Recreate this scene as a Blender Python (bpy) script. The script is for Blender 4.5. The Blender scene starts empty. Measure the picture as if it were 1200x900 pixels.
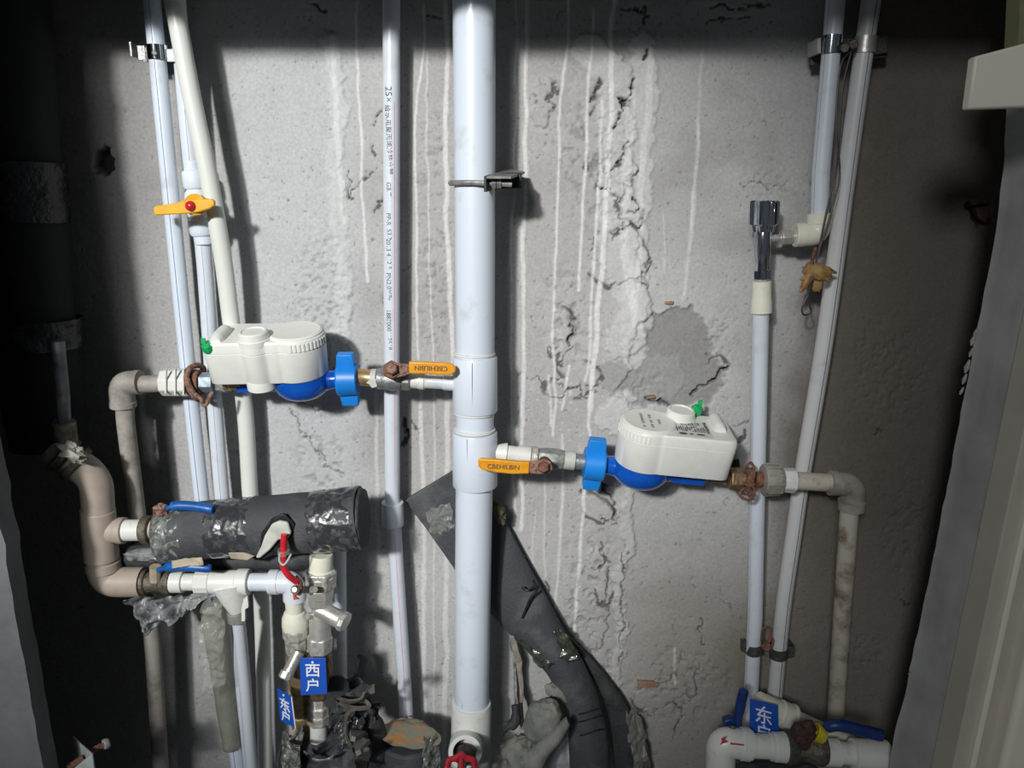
import bpy, bmesh, math, random
import numpy as np
from mathutils import Vector, Matrix, noise
random.seed(3)
SC = bpy.context.scene
COL = SC.collection
# ---------------------------------------------------------------- camera
CZ, CD, PITCH, F = 1.30, 1.0, math.radians(14.0), 870.0
cd = bpy.data.cameras.new('camera'); cam = bpy.data.objects.new('camera', cd); COL.objects.link(cam)
cd.sensor_fit = 'HORIZONTAL'; cd.sensor_width = 36.0; cd.lens = F / 1200 * 36.0
cd.clip_start = 0.02
cam.location = (0, -CD, CZ); cam.rotation_euler = (math.pi / 2 - PITCH, 0, 0)
SC.camera = cam
# ---------------------------------------------------------------- world, lamps, exposure
w = bpy.data.worlds.new('stairwell_ambience'); SC.world = w; w.use_nodes = True
bgn = w.node_tree.nodes['Background']; bgn.inputs[0].default_value = (0.80, 0.90, 1.0, 1); bgn.inputs[1].default_value = 0.05
def lamp(name, kind, loc, target, energy, col, **kw):
    l = bpy.data.lights.new(name, kind); l.energy = energy; l.color = col
    for k, v in kw.items(): setattr(l, k, v)
    o = bpy.data.objects.new(name, l); COL.objects.link(o); o.location = loc
    o.rotation_euler = (Vector(target) - Vector(loc)).to_track_quat('-Z', 'Y').to_euler()
    return o
lamp('corridor_key_spot', 'SPOT', (-0.95, -2.68, CZ + 0.98), (-0.24, 0, CZ - 0.17), 300, (1.0, 0.99, 0.97),
     spot_size=math.radians(27.5), spot_blend=0.8, shadow_soft_size=0.09)  # key light from upper left; cone shaped to fade the right and bottom
lamp('added_fill_light', 'AREA', (-0.75, -2.8, CZ + 1.05), (0.1, 0, CZ - 0.3), 20, (0.97, 0.98, 1.0),
     shape='DISK', size=0.5)  # unseen fill light, added to brighten the frame and side wall
SC.view_settings.view_transform = 'Standard'; SC.view_settings.look = 'None'
SC.view_settings.gamma = 1.0; SC.view_settings.use_curve_mapping = False
SC.view_settings.exposure = 0.25

# ---------------------------------------------------------------- placing helpers
SP, CP = math.sin(PITCH), math.cos(PITCH)
def zdep(py, d): return (CD - d) / (CP + (450 - py) / F * SP)
def P(px, py, d=0.0):
    z = zdep(py, d); u, v = (px - 600) / F, (450 - py) / F
    return Vector((u * z, -CD + (CD - d), CZ + z * (v * CP - SP)))
def M(wpx, py, d): return wpx * zdep(py, d) / F          # a width in pixels as metres
def V(p): return P(*p) if not isinstance(p, Vector) else p

# ---------------------------------------------------------------- materials
MATS = {}
def mat(name, col, rough=0.5, metal=0.0, col2=None, scale=30.0, mix=(0.4, 0.65), bump=0.0, bscale=120.0, alpha=1.0,
        coat=0.0, trans=0.0, detail=6.0, stretch=(1, 1, 1)):
    if name in MATS: return MATS[name]
    m = bpy.data.materials.new(name); m.use_nodes = True; nt = m.node_tree
    b = nt.nodes['Principled BSDF']; L = nt.links.new
    b.inputs['Base Color'].default_value = (*col, 1); b.inputs['Roughness'].default_value = rough
    b.inputs['Metallic'].default_value = metal; b.inputs['Alpha'].default_value = alpha
    b.inputs['Coat Weight'].default_value = coat; b.inputs['Transmission Weight'].default_value = trans
    tc = nt.nodes.new('ShaderNodeTexCoord'); mp = nt.nodes.new('ShaderNodeMapping'); mp.inputs['Scale'].default_value = stretch
    L(tc.outputs['Object'], mp.inputs[0])
    if col2:
        n = nt.nodes.new('ShaderNodeTexNoise'); n.inputs['Scale'].default_value = scale; n.inputs['Detail'].default_value = detail
        n.inputs['Roughness'].default_value = 0.65
        L(mp.outputs[0], n.inputs[0])
        r = nt.nodes.new('ShaderNodeValToRGB'); r.color_ramp.elements[0].position = mix[0]; r.color_ramp.elements[1].position = mix[1]
        r.color_ramp.elements[0].color = (*col, 1); r.color_ramp.elements[1].color = (*col2, 1)
        L(n.outputs[0], r.inputs[0]); L(r.outputs[0], b.inputs['Base Color'])
    if bump:
        n2 = nt.nodes.new('ShaderNodeTexNoise'); n2.inputs['Scale'].default_value = bscale; n2.inputs['Detail'].default_value = 5
        L(mp.outputs[0], n2.inputs[0])
        bp = nt.nodes.new('ShaderNodeBump'); bp.inputs['Strength'].default_value = bump; bp.inputs['Distance'].default_value = 0.002
        L(n2.outputs[0], bp.inputs['Height']); L(bp.outputs[0], b.inputs['Normal'])
    MATS[name] = m; return m
white = mat('white_pipe_plastic', (.62, .67, .73), .34, col2=(.50, .52, .53), scale=26, mix=(.55, .75), coat=.1)
riserm = mat('riser_plastic', (.64, .71, .79), .33, col2=(.46, .48, .49), scale=18, mix=(.56, .78), coat=.15)
cream = mat('cream_plastic', (.72, .72, .60), .35, col2=(.58, .55, .42), scale=30, mix=(.55, .8))
fitting = mat('white_fitting_plastic', (.68, .69, .65), .38, col2=(.45, .42, .36), scale=45, mix=(.56, .8))
greyp = mat('dusty_grey_pipe', (.33, .31, .275), .6, col2=(.17, .15, .125), scale=34, mix=(.45, .72), bump=.25)
stainp = mat('stained_pipe', (.50, .46, .38), .6, col2=(.17, .12, .08), scale=24, mix=(.5, .68), bump=.2)
beige = mat('beige_pipe', (.40, .335, .28), .5, col2=(.30, .25, .21), scale=18, mix=(.45, .75))
box = mat('meter_cover_plastic', (.74, .75, .70), .42, col2=(.64, .64, .60), scale=22, mix=(.5, .8))
blue = mat('blue_enamel', (.003, .085, .46), .22, col2=(.002, .06, .35), scale=20, coat=.5)
lblue = mat('bright_blue_plastic', (.01, .23, .72), .4, col2=(.008, .19, .6), scale=14)
navy = mat('blue_lever_vinyl', (.006, .035, .17), .42, col2=(.004, .02, .09), scale=60)
blue3 = mat('mid_blue_lever_vinyl', (.01, .12, .42), .38, col2=(.006, .06, .22), scale=70)
signb = mat('blue_sign_plastic', (.012, .09, .48), .45, col2=(.010, .075, .42), scale=12)
signw = mat('white_sign_lettering', (.78, .82, .88), .5)
yel = mat('yellow_lever_vinyl', (.78, .35, .012), .4, col2=(.62, .24, .01), scale=60)
yel2 = mat('yellow_plastic', (.80, .42, .012), .45, col2=(.70, .33, .01), scale=30)
yel3 = mat('yellow_tape', (.58, .48, .02), .45, col2=(.4, .32, .02), scale=80, bump=.3)
redp = mat('red_plastic', (.62, .02, .03), .3, col2=(.42, .012, .02), scale=60)
redw = mat('red_handwheel_paint', (.42, .012, .025), .4, col2=(.22, .01, .015), scale=90, bump=.3)
green = mat('green_seal_plastic', (.01, .42, .12), .35, col2=(.006, .28, .08), scale=200)
brass = mat('brass', (.55, .40, .22), .34, .7, col2=(.27, .19, .11), scale=70, mix=(.45, .75))
brassd = mat('tarnished_brass', (.30, .21, .11), .45, .7, col2=(.10, .07, .045), scale=90, bump=.4, bscale=300)
rust = mat('rusty_iron', (.26, .12, .075), .75, .2, col2=(.10, .05, .035), scale=160, bump=.8, bscale=500)
rustw = mat('crusted_rust', (.36, .22, .17), .8, .1, col2=(.12, .05, .03), scale=200, bump=.9, bscale=600)
zinc = mat('dull_zinc', (.36, .37, .37), .45, .6, col2=(.22, .23, .22), scale=90, bump=.3, bscale=300)
steel = mat('bright_steel', (.66, .65, .60), .40, .65, col2=(.48, .47, .43), scale=60, bump=.2, bscale=200)
nick = mat('worn_nickel', (.60, .59, .54), .38, .4, col2=(.36, .34, .29), scale=150, bump=.35, bscale=350)
chrome = mat('chrome', (.72, .76, .82), .10, 1.0, col2=(.30, .33, .38), scale=60, mix=(.5, .6), stretch=(6, 6, .2))
dirtym = mat('dirty_metal', (.17, .155, .12), .6, .5, col2=(.07, .06, .045), scale=120, bump=.6, bscale=300)
clampd = mat('dull_green_clamp', (.10, .10, .085), .55, .4, col2=(.05, .05, .042), scale=160, bump=.5, bscale=400)
iron = mat('black_iron', (.035, .035, .04), .5, .5, col2=(.015, .015, .015), scale=100)
irong = mat('grey_painted_iron', (.30, .31, .29), .5, .3, col2=(.18, .17, .15), scale=120, bump=.3)
foam = mat('charcoal_foam', (.046, .051, .058), .72, col2=(.115, .117, .115), scale=16, mix=(.48, .75), bump=.5, bscale=260)
foamd = mat('dark_foam', (.022, .024, .027), .7, col2=(.05, .05, .05), scale=30, bump=.6, bscale=160)
foamg = mat('dusty_grey_foam', (.13, .135, .12), .85, col2=(.23, .235, .205), scale=28, bump=.7, bscale=220)
foamb = mat('foam_cut_edge', (.11, .105, .085), .85, col2=(.05, .048, .04), scale=60, bump=.5)
tape = mat('shiny_black_film', (.035, .038, .042), .10, col2=(.10, .10, .10), scale=90, mix=(.5, .7), coat=.9, bump=1.0, bscale=170)
tapel = mat('pale_wrinkled_film', (.22, .24, .22), .16, col2=(.07, .075, .07), scale=90, mix=(.4, .6), coat=.8, bump=1.0, bscale=170)
blackw = mat('black_pipe_wrap', (.002, .0028, .0032), .8, col2=(.004, .005, .0055), scale=14, bump=.4)
paper = mat('white_wrap_paper', (.55, .57, .52), .6, col2=(.42, .42, .36), scale=40, bump=.3)
tanp = mat('tan_tape', (.42, .37, .28), .6, col2=(.3, .25, .18), scale=50, bump=.3)
tanr = mat('tan_rag', (.38, .24, .09), .7, col2=(.22, .11, .04), scale=90, bump=.5)
film = mat('clear_dusty_film', (.55, .57, .52), .22, col2=(.40, .40, .36), scale=50, alpha=.17, bump=.8, bscale=90)
filmg = mat('grey_dusty_film', (.34, .36, .36), .3, col2=(.05, .055, .06), scale=38, mix=(.42, .6), alpha=.8, bump=.6, bscale=110)
filmh = mat('greenish_film_sleeve', (.36, .37, .30), .35, col2=(.25, .26, .21), scale=30, alpha=.55, bump=.3, bscale=80)
pstripe = mat('pink_stripe', (.75, .16, .30), .5)
bstripe = mat('blue_stripe', (.10, .20, .42), .5)
gstripe = mat('grey_stripe', (.10, .11, .15), .5)
ink = mat('black_ink', (.05, .05, .055), .6)
inkg = mat('grey_ink', (.16, .16, .16), .6)
inkr = mat('red_ink', (.55, .05, .06), .6)
wirem = mat('dark_wire', (.06, .05, .045), .5, .5)
greycup = mat('grey_cap', (.24, .24, .22), .5, col2=(.15, .15, .14), scale=50)
brickm = mat('broken_brick', (.30, .19, .13), .9, col2=(.20, .12, .08), scale=60, bump=.7)
framem = mat('beige_frame_paint', (.76, .70, .60), .45, col2=(.72, .66, .56), scale=9)
framed = mat('grey_green_frame_edge', (.46, .44, .37), .5, col2=(.42, .40, .33), scale=12)
capdust = mat('dusty_tape_cap', (.30, .28, .22), .8, col2=(.55, .24, .05), scale=24, mix=(.50, .62), bump=.5)
bwhite = mat('white_bracket_paint', (.46, .50, .49), .45, col2=(.36, .4, .38), scale=40)

# ---------------------------------------------------------------- mesh builder
class MB:
    def __init__(s): s.v, s.f = [], []
    def add(s, vs, fs):
        o = len(s.v); s.v += [Vector(x) for x in vs]; s.f += [tuple(i + o for i in f) for f in fs]; return s
    def rings(s, rings, cap=True, closed=False):
        n = len(rings[0]); o = len(s.v)
        for r in rings: s.v += [Vector(x) for x in r]
        k = len(rings)
        for i in range(k if closed else k - 1):
            a, b = o + i * n, o + ((i + 1) % k) * n
            for j in range(n): s.f.append((a + j, a + (j + 1) % n, b + (j + 1) % n, b + j))
        if cap and not closed:
            s.f.append(tuple(reversed(range(o, o + n)))); s.f.append(tuple(range(o + (k - 1) * n, o + k * n)))
        return s
    def tube(s, pts, r, seg=16, cap=True, fn=None):
        pts = [V(p) for p in pts]; n = len(pts); rs = r if isinstance(r, (list, tuple)) else [r] * n
        t0 = (pts[1] - pts[0]).normalized(); up = Vector((0, -1, 0)) if abs(t0.y) < .9 else Vector((0, 0, 1))
        nrm = (up - t0 * up.dot(t0)).normalized(); rg = []
        for i in range(n):
            if i == 0: t = t0
            elif i == n - 1: t = (pts[i] - pts[i - 1]).normalized()
            else: t = ((pts[i] - pts[i - 1]).normalized() + (pts[i + 1] - pts[i]).normalized()).normalized()
            nrm = (nrm - t * nrm.dot(t)).normalized(); b = t.cross(nrm); ring = []
            for j in range(seg):
                a = 2 * math.pi * j / seg; rr = rs[i] * (fn(i / (n - 1), a, pts[i]) if fn else 1)
                ring.append(pts[i] + nrm * math.cos(a) * rr + b * math.sin(a) * rr)
            rg.append(ring)
        return s.rings(rg, cap)
    def lathe(s, a, b, prof, seg=24, ph=0.0):
        a, b = V(a), V(b); ax = (b - a); t = ax.normalized()
        up = Vector((0, -1, 0)) if abs(t.y) < .9 else Vector((0, 0, 1))
        n = (up - t * up.dot(t)).normalized(); bb = t.cross(n); rg = []
        for (k, r) in prof:
            c = a + ax * k
            rg.append([c + n * math.cos(2 * math.pi * j / seg + ph) * r + bb * math.sin(2 * math.pi * j / seg + ph) * r for j in range(seg)])
        return s.rings(rg)
    def box(s, c, dim, mtx=None):
        c = V(c); x, y, z = [q / 2 for q in dim]
        vs = [Vector((a * x, b * y, e * z)) for a in (-1, 1) for b in (-1, 1) for e in (-1, 1)]
        if mtx: vs = [mtx @ q for q in vs]
        return s.add([c + q for q in vs], [(0, 1, 3, 2), (4, 6, 7, 5), (0, 4, 5, 1), (2, 3, 7, 6), (0, 2, 6, 4), (1, 5, 7, 3)])
    def prism(s, poly, d, th):
        """outline in pixels at distance d from the wall, th metres thick (towards the wall)"""
        fr = [P(p[0], p[1], p[2] if len(p) > 2 else d) for p in poly]; bk = [q + Vector((0, th, 0)) for q in fr]
        n = len(fr); o = len(s.v); s.v += fr + bk
        s.f.append(tuple(range(o, o + n))); s.f.append(tuple(reversed(range(o + n, o + 2 * n))))
        for i in range(n): s.f.append((o + i, o + n + i, o + n + (i + 1) % n, o + (i + 1) % n))
        return s
    def grid(s, fn, nu, nv, thick=0.0):
        g = [[Vector(fn(i / nu, j / nv)) for j in range(nv + 1)] for i in range(nu + 1)]
        o = len(s.v)
        for r in g: s.v += r
        for i in range(nu):
            for j in range(nv):
                a = o + i * (nv + 1) + j; s.f.append((a, a + 1, a + nv + 2, a + nv + 1))
        return s

def link(o, parent=None, label=None, cat=None, group=None, kind=None):
    COL.objects.link(o)
    if parent is not None: o.parent = parent
    for k, v in (('label', label), ('category', cat), ('group', group), ('kind', kind)):
        if v: o[k] = v
    return o
def org(parent):
    v = Vector((0, 0, 0))
    while parent is not None: v += parent.location; parent = parent.parent
    return v
def obj(name, mb, m, parent=None, smooth=35, bevel=0.0, bseg=2, solid=0.0, label=None, cat=None, group=None, kind=None, sub=0):
    me = bpy.data.meshes.new(name); base = org(parent)
    if parent is None and not kind and mb.v:
        n = len(mb.v); base = Vector((sum(v.x for v in mb.v) / n, sum(v.y for v in mb.v) / n, min(v.z for v in mb.v)))
    me.from_pydata([tuple(v - base) for v in mb.v], [], mb.f); me.validate()
    bm = bmesh.new(); bm.from_mesh(me); bmesh.ops.recalc_face_normals(bm, faces=bm.faces)
    if smooth:
        for f in bm.faces: f.smooth = True
        for e in bm.edges:
            if len(e.link_faces) == 2 and e.calc_face_angle(0) > math.radians(smooth): e.smooth = False
    bm.to_mesh(me); bm.free()
    me.materials.append(m)
    o = bpy.data.objects.new(name, me)
    if parent is None and not kind: o.location = base
    link(o, parent, label, cat, group, kind)
    if solid:
        md = o.modifiers.new('thickness', 'SOLIDIFY'); md.thickness = solid; md.offset = 0
    if bevel:
        md = o.modifiers.new('bevel', 'BEVEL'); md.width = bevel; md.segments = bseg; md.limit_method = 'ANGLE'; md.angle_limit = math.radians(40)
    if sub:
        md = o.modifiers.new('subdivision', 'SUBSURF'); md.levels = sub; md.render_levels = sub
    return o
def thing(name, label, cat, at, group=None):
    o = bpy.data.objects.new(name, None); o.empty_display_size = .02; o.location = V(at)
    return link(o, None, label, cat, group)
def LP(a, b, prof, seg=24, key='x', ph=0.0, mb=None):
    """turned part between pixel points a and b; profile = (pixel x or y along the axis, width in pixels)"""
    i = 0 if key == 'x' else 1
    mb = mb or MB(); sc = []
    for (k, wd) in prof:
        t = (k - a[i]) / (b[i] - a[i]); py = a[1] + (b[1] - a[1]) * t; d = a[2] + (b[2] - a[2]) * t
        sc.append((t, M(wd, py, d) / 2))
    return mb.lathe(a, b, sc, seg, ph)
def dens(pts, n=6):
    """smooth curve through pixel points"""
    out = []; q = [pts[0]] + list(pts) + [pts[-1]]
    for i in range(1, len(q) - 2):
        a, b, c, d = q[i - 1:i + 3]
        for k in range(n):
            t = k / n
            out.append(tuple(.5 * ((2 * b[j]) + (-a[j] + c[j]) * t + (2 * a[j] - 5 * b[j] + 4 * c[j] - d[j]) * t * t + (-a[j] + 3 * b[j] - 3 * c[j] + d[j]) * t ** 3) for j in range(3)))
    out.append(tuple(pts[-1])); return out
def rnd(pts, r, n=6):
    """polyline of world points with rounded corners"""
    pts = [V(p) for p in pts]; out = [pts[0]]
    for i in range(1, len(pts) - 1):
        a, b, c = pts[i - 1], pts[i], pts[i + 1]; u = (a - b).normalized(); v = (c - b).normalized()
        p0, p2 = b + u * r, b + v * r
        for k in range(n + 1):
            t = k / n; out.append(p0 * (1 - t) ** 2 + b * 2 * t * (1 - t) + p2 * t * t)
    out.append(pts[-1]); return out
def stripe(pts, rad, frac, m, parent, name='stripe', wd=.0011):
    q = []
    for p in pts:
        c = V(p); tc = (cam.location - c); tc.z = 0; tc.normalize(); side = Vector((-tc.y, tc.x, 0))
        q.append(c + (side * frac + tc * math.sqrt(1 - frac * frac)) * (rad - .0004))
    return obj(name, MB().tube(q, wd, 6), m, parent)
def nz(v, s, seed=0): return noise.noise(Vector(v) * s + Vector((seed * 7.3, seed * 3.1, seed * 5.7)))
def ridge(v, s, seed=0): return 1 - abs(nz(v, s, seed)) * 2
def text3d(body, size, mtx, m, parent, name='lettering', bend=None, thick=.0003, off=0.0):
    cu = bpy.data.curves.new('lettering', 'FONT'); cu.body = body; cu.size = size; cu.align_x = 'CENTER'; cu.align_y = 'CENTER'
    cu.extrude = thick; cu.offset = off
    tmp = bpy.data.objects.new('tmp', cu); COL.objects.link(tmp)
    bpy.context.view_layer.update()
    me = bpy.data.meshes.new_from_object(tmp.evaluated_get(bpy.context.evaluated_depsgraph_get()))
    bpy.data.objects.remove(tmp)
    base = org(parent)
    for v in me.vertices:
        c = Vector(v.co)
        if bend: c = bend(c)
        v.co = (mtx @ c) - base
    me.materials.clear(); me.materials.append(m)
    o = bpy.data.objects.new(name, me); return link(o, parent)
def frame_at(p, xdir, updir):
    x = Vector(xdir).normalized(); z = x.cross(Vector(updir)).normalized(); y = z.cross(x)
    m = Matrix((x, y, z)).transposed().to_4x4(); m.translation = V(p); return m

# ================================================================ THE SETTING
# ---- plaster back wall with real relief
def vnoise(x, y, seed):
    rs = np.random.RandomState(seed); T = rs.rand(256, 256).astype(np.float32)
    xi, yi = np.floor(x).astype(int), np.floor(y).astype(int); fx, fy = x - xi, y - yi
    fx = fx * fx * (3 - 2 * fx); fy = fy * fy * (3 - 2 * fy)
    a = T[yi & 255, xi & 255]; b = T[yi & 255, (xi + 1) & 255]; c = T[(yi + 1) & 255, xi & 255]; d = T[(yi + 1) & 255, (xi + 1) & 255]
    return (a + (b - a) * fx) * (1 - fy) + (c + (d - c) * fx) * fy
def fbm(x, y, seed, o=4, g=.5):
    s = 0; amp = 1; tot = 0
    for k in range(o):
        s = s + amp * vnoise(x * 2 ** k, y * 2 ** k, seed + k * 11); tot += amp; amp *= g
    return s / tot
def sstep(a, b, x):
    t = np.clip((x - a) / (b - a), 0, 1); return t * t * (3 - 2 * t)
def segdist(X, Y, pts):
    best = np.full(X.shape, 1e9); T = np.zeros(X.shape); n = len(pts) - 1
    for i in range(n):
        ax, ay = pts[i]; bx, by = pts[i + 1]; dx, dy = bx - ax, by - ay; L = dx * dx + dy * dy + 1e-9
        t = np.clip(((X - ax) * dx + (Y - ay) * dy) / L, 0, 1); dd = np.hypot(X - ax - t * dx, Y - ay - t * dy)
        k = dd < best; best = np.where(k, dd, best); T = np.where(k, (i + t) / n, T)
    return best, T
def inpoly(X, Y, poly):
    ins = np.zeros(X.shape, bool); n = len(poly)
    for i in range(n):
        x1, y1 = poly[i]; x2, y2 = poly[(i + 1) % n]
        if y1 == y2: continue
        c = ((y1 > Y) != (y2 > Y)) & (X < (x2 - x1) * (Y - y1) / (y2 - y1) + x1); ins ^= c
    return ins
def polysd(X, Y, poly):
    d, _ = segdist(X, Y, list(poly) + [poly[0]]); return np.where(inpoly(X, Y, poly), d, -d)

def back_wall():
    xs = np.concatenate([np.linspace(-.98, -.75, 4), np.arange(-.735, .70, .00165)])
    zs = np.concatenate([[-1.30, -1.05], np.arange(-.93, .275, .00165), [.35, .6, 1.1]])
    X, Z = np.meshgrid(xs, zs)
    # pixel coordinates of each wall point, used to lay out drips, cracks and patches
    zd = CD * CP - Z * SP; PX = 600 + F * X / zd; PY = 450 - F * (CD * SP + Z * CP) / zd
    n1 = fbm(PX / 9, PY / 9, 5, 4); n2 = fbm(PX / 9 + 50, PY / 9 + 9, 9, 4)
    WX, WY = PX + (n1 - .5) * 16, PY + (n2 - .5) * 16
    lx = PX + (fbm(PX / 40, PY / 45, 31, 3) - .5) * 7
    big = fbm(PX / 130, PY / 130, 2, 4); med = fbm(PX / 28, PY / 28, 3, 4); fine = fbm(PX / 5, PY / 5, 4, 3)
    H = (big - .5) * .007 + (med - .5) * .0016 + (fine - .5) * .0006
    trow = fbm(PX / 60 + PY / 160, PY / 14 - PX / 90, 8, 3); H += (trow - .5) * .0007
    base = np.array([.40, .40, .392]); C = np.ones(X.shape + (3,)) * base
    def tint(mask, col, k=1.0):
        nonlocal C
        mk = (np.clip(mask, 0, 1) * k)[..., None]; C = C * (1 - mk) + np.array(col) * mk
    tint(sstep(.42, .75, big), (.47, .47, .46), .7)
    tint(sstep(.5, .8, fbm(PX / 90 + 7, PY / 70, 12, 4)), (.33, .325, .315), .8)
    # bluish smooth render at left of the thin pipe, warmer mortar in the middle, brown mortar at right with shade painted into its colour
    tint(sstep(250, 300, PX) * (1 - sstep(400, 440, lx)), (.46, .48, .485), .75)
    tint(sstep(460, 490, PX) * (1 - sstep(690, 760, PX)) * (1 - sstep(560, 700, PY)), (.37, .355, .338), .5)
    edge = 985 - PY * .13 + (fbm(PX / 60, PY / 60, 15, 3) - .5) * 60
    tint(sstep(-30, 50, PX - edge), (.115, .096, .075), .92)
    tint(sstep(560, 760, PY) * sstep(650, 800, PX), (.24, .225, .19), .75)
    tint(1 - sstep(135, 245, PX), (.185, .178, .17), .9)  # half-shade beside the left jamb, painted into the plaster colour
    tint(sstep(-1, 0, -np.hypot((WX - 880) / 75, (WY - 770) / 70)), (.16, .14, .09), .6)
    # pores
    po = fbm(PX / 3.3, PY / 3.3, 21, 2); H -= sstep(.80, .90, po) * .0012; tint(sstep(.80, .88, po), (.13, .12, .11), .65)
    def region(x0, y0, x1, y1, s, a, dark=.0):
        nonlocal H
        k = sstep(0, 1, 1.15 - np.hypot((WX - (x0 + x1) / 2) / ((x1 - x0) / 2), (WY - (y0 + y1) / 2) / ((y1 - y0) / 2)) )
        r = fbm(PX / s, PY / s, int(x0) % 97 + 40, 3); H -= k * sstep(.5, .75, r) * a; tint(k * sstep(.58, .72, r), (.13, .12, .11), dark)
    region(330, 240, 430, 480, 4.5, .0025, .35); region(640, 60, 760, 300, 7, .003, .45); region(620, 300, 720, 440, 7, .003, .4)
    region(650, 560, 740, 900, 7, .004, .4); region(730, 740, 870, 860, 8, .004, .35); region(860, 190, 950, 240, 4, .002, .35)
    region(820, 350, 870, 450, 4, .003, .45); region(980, 340, 1110, 520, 5, .002, .5); region(980, 720, 1040, 800, 5, .002, .5)
    region(700, 430, 800, 480, 6, .003, .35); region(330, 470, 440, 620, 8, .002, .35); region(480, 60, 540, 500, 6, .0014, .4)
    region(235, 490, 330, 560, 5, .0016, .3); region(1010, 520, 1110, 700, 6, .0018, .45)
    # rough pocket and smooth patch of fresh cement
    patch = [(736, 400), (752, 378), (785, 361), (808, 358), (822, 372), (836, 400), (842, 425), (850, 440), (836, 470), (800, 478), (738, 474), (722, 452), (741, 425)]
    sd = polysd(WX, WY, patch); k = sstep(-2, 3, sd); H -= k * .004; tint(k, (.235, .232, .228), .9)
    sd2 = polysd(WX, WY, [(700, 425), (745, 418), (800, 420), (806, 440), (790, 470), (735, 475), (705, 450)]); H += sstep(-1, 2, sd2) * .0016; tint(sstep(-2, 2, sd2), (.30, .30, .295), .8)
    # plaster ridges standing proud
    for pts, wd, hh, col in [([(690, 60), (722, 90), (724, 300), (748, 370), (730, 400)], 22, .0032, (.50, .50, .49)),
                             ([(752, 50), (760, 110), (750, 180), (745, 300), (742, 420)], 16, .0018, (.52, .52, .51)),
                             ([(388, 45), (398, 130), (392, 200), (404, 330), (398, 430)], 11, .002, (.52, .54, .53)),
                             ([(735, 580), (738, 640), (722, 680), (728, 740), (722, 800)], 8, .0035, (.44, .44, .43)),
                             ([(730, 470), (712, 490), (745, 500)], 16, .003, (.52, .52, .51)),
                             ([(475, 600), (480, 700), (478, 800)], 10, .0015, (.45, .44, .43))]:
        d, t = segdist(WX, WY, pts); k = sstep(0, 4, wd - d); H += k * hh * (.6 + .8 * med); tint(k, col, .75)
    # loose scabs with dark undercut edges
    for pts, wd in [([(640, 100), (632, 140)], 10), ([(705, 205), (720, 215), (735, 200)], 13), ([(735, 238), (742, 252), (722, 262)], 10),
                    ([(722, 280), (735, 300), (715, 310)], 24), ([(660, 370), (665, 390), (655, 415)], 8), ([(690, 590), (705, 600)], 12),
                    ([(700, 650), (708, 700)], 9), ([(835, 440), (842, 428)], 9), ([(757, 820), (800, 800), (805, 780)], 14),
                    ([(662, 425), (690, 440), (650, 455)], 12)]:
        d, t = segdist(WX + (n2 - .5) * 14, WY + (n1 - .5) * 14, pts); k = sstep(0, 2, wd - d); H += k * .0036
        tint(sstep(0, 1, 2.4 - abs(d - wd - 1.5)) * sstep(.42, .55, med), (.07, .065, .06), .85)
    # cracks and holes
    for pts, wd, dp in [([(744, 88), (741, 112), (735, 120), (727, 132), (724, 142), (719, 150)], 2.0, .006), ([(737, 170), (727, 186), (722, 195), (714, 200)], 2.0, .006),
                        ([(728, 117), (741, 122)], 4, .009), ([(757, 60), (754, 68)], 3, .006), ([(704, 200), (702, 216), (712, 220)], 2.5, .006),
                        ([(740, 236), (747, 240), (744, 250), (733, 251)], 1.8, .005), ([(731, 258), (728, 272), (716, 278)], 1.6, .004), ([(706, 95), (700, 108), (694, 116)], 3, .005),
                        ([(697, 125), (695, 132)], 2, .004), ([(668, 382), (670, 398), (662, 404)], 1.8, .004),
                        ([(340, 480), (352, 500), (365, 520), (380, 540), (402, 556)], 1.1, .003), ([(352, 470), (375, 484)], 1.1, .002), ([(410, 200), (408, 232), (420, 222), (436, 200)], 1.5, .003),
                        ([(434, 145), (446, 130)], 1.8, .004), ([(436, 175), (442, 185)], 1.8, .004), ([(475, 490), (478, 505), (474, 520)], 3, .006), ([(484, 492), (492, 502)], 1.4, .003),
                        ([(500, 20), (515, 24)], 1.4, .003), ([(365, 5), (382, 12)], 2.2, .004), ([(830, 25), (880, 20)], 1.4, .003), ([(835, 7), (905, 6)], 2, .004),
                        ([(725, 8), (756, 12), (758, 30)], 2, .004), ([(716, 610), (722, 590), (712, 575), (700, 570)], 1.8, .005), ([(704, 640), (715, 660), (698, 668)], 1.8, .005),
                        ([(713, 670), (712, 720), (706, 760)], 1.4, .004), ([(731, 640), (729, 700), (727, 780)], 1.3, .003), ([(822, 728), (822, 742), (820, 756)], 1.2, .003),
                        ([(845, 690), (860, 720)], .9, .002), ([(790, 820), (800, 838), (795, 852), (790, 866)], 1.8, .005), ([(745, 806), (747, 798)], 1.6, .004),
                        ([(838, 446), (850, 432)], 2.4, .005), ([(865, 520), (876, 508)], 1.8, .003), ([(860, 497), (878, 496)], 1.2, .002), ([(812, 464), (822, 452), (838, 447)], 2.4, .006),
                        ([(757, 468), (785, 476)], 2.2, .006), ([(1026, 512), (1034, 507)], 2, .003), ([(870, 217), (880, 214), (905, 219)], 1.2, .002), ([(440, 250), (444, 242), (448, 232)], 2, .003),
                        ([(455, 330), (452, 360)], 1.2, .002), ([(605, 440), (660, 452)], 1.0, .002), ([(1058, 700), (1066, 712)], 2, .003)]:
        d, t = segdist(WX, WY, pts); k = sstep(-.6, 1.0, wd * (.30 + .9 * n2) - d); H -= k * dp; tint(k, (.05, .045, .04), .9)
    d = np.hypot((WX - 120) / 11, (WY - 189) / 16); k = sstep(-.2, .2, 1 - d); H -= k * .02; tint(k, (.03, .028, .028), .95)
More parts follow.
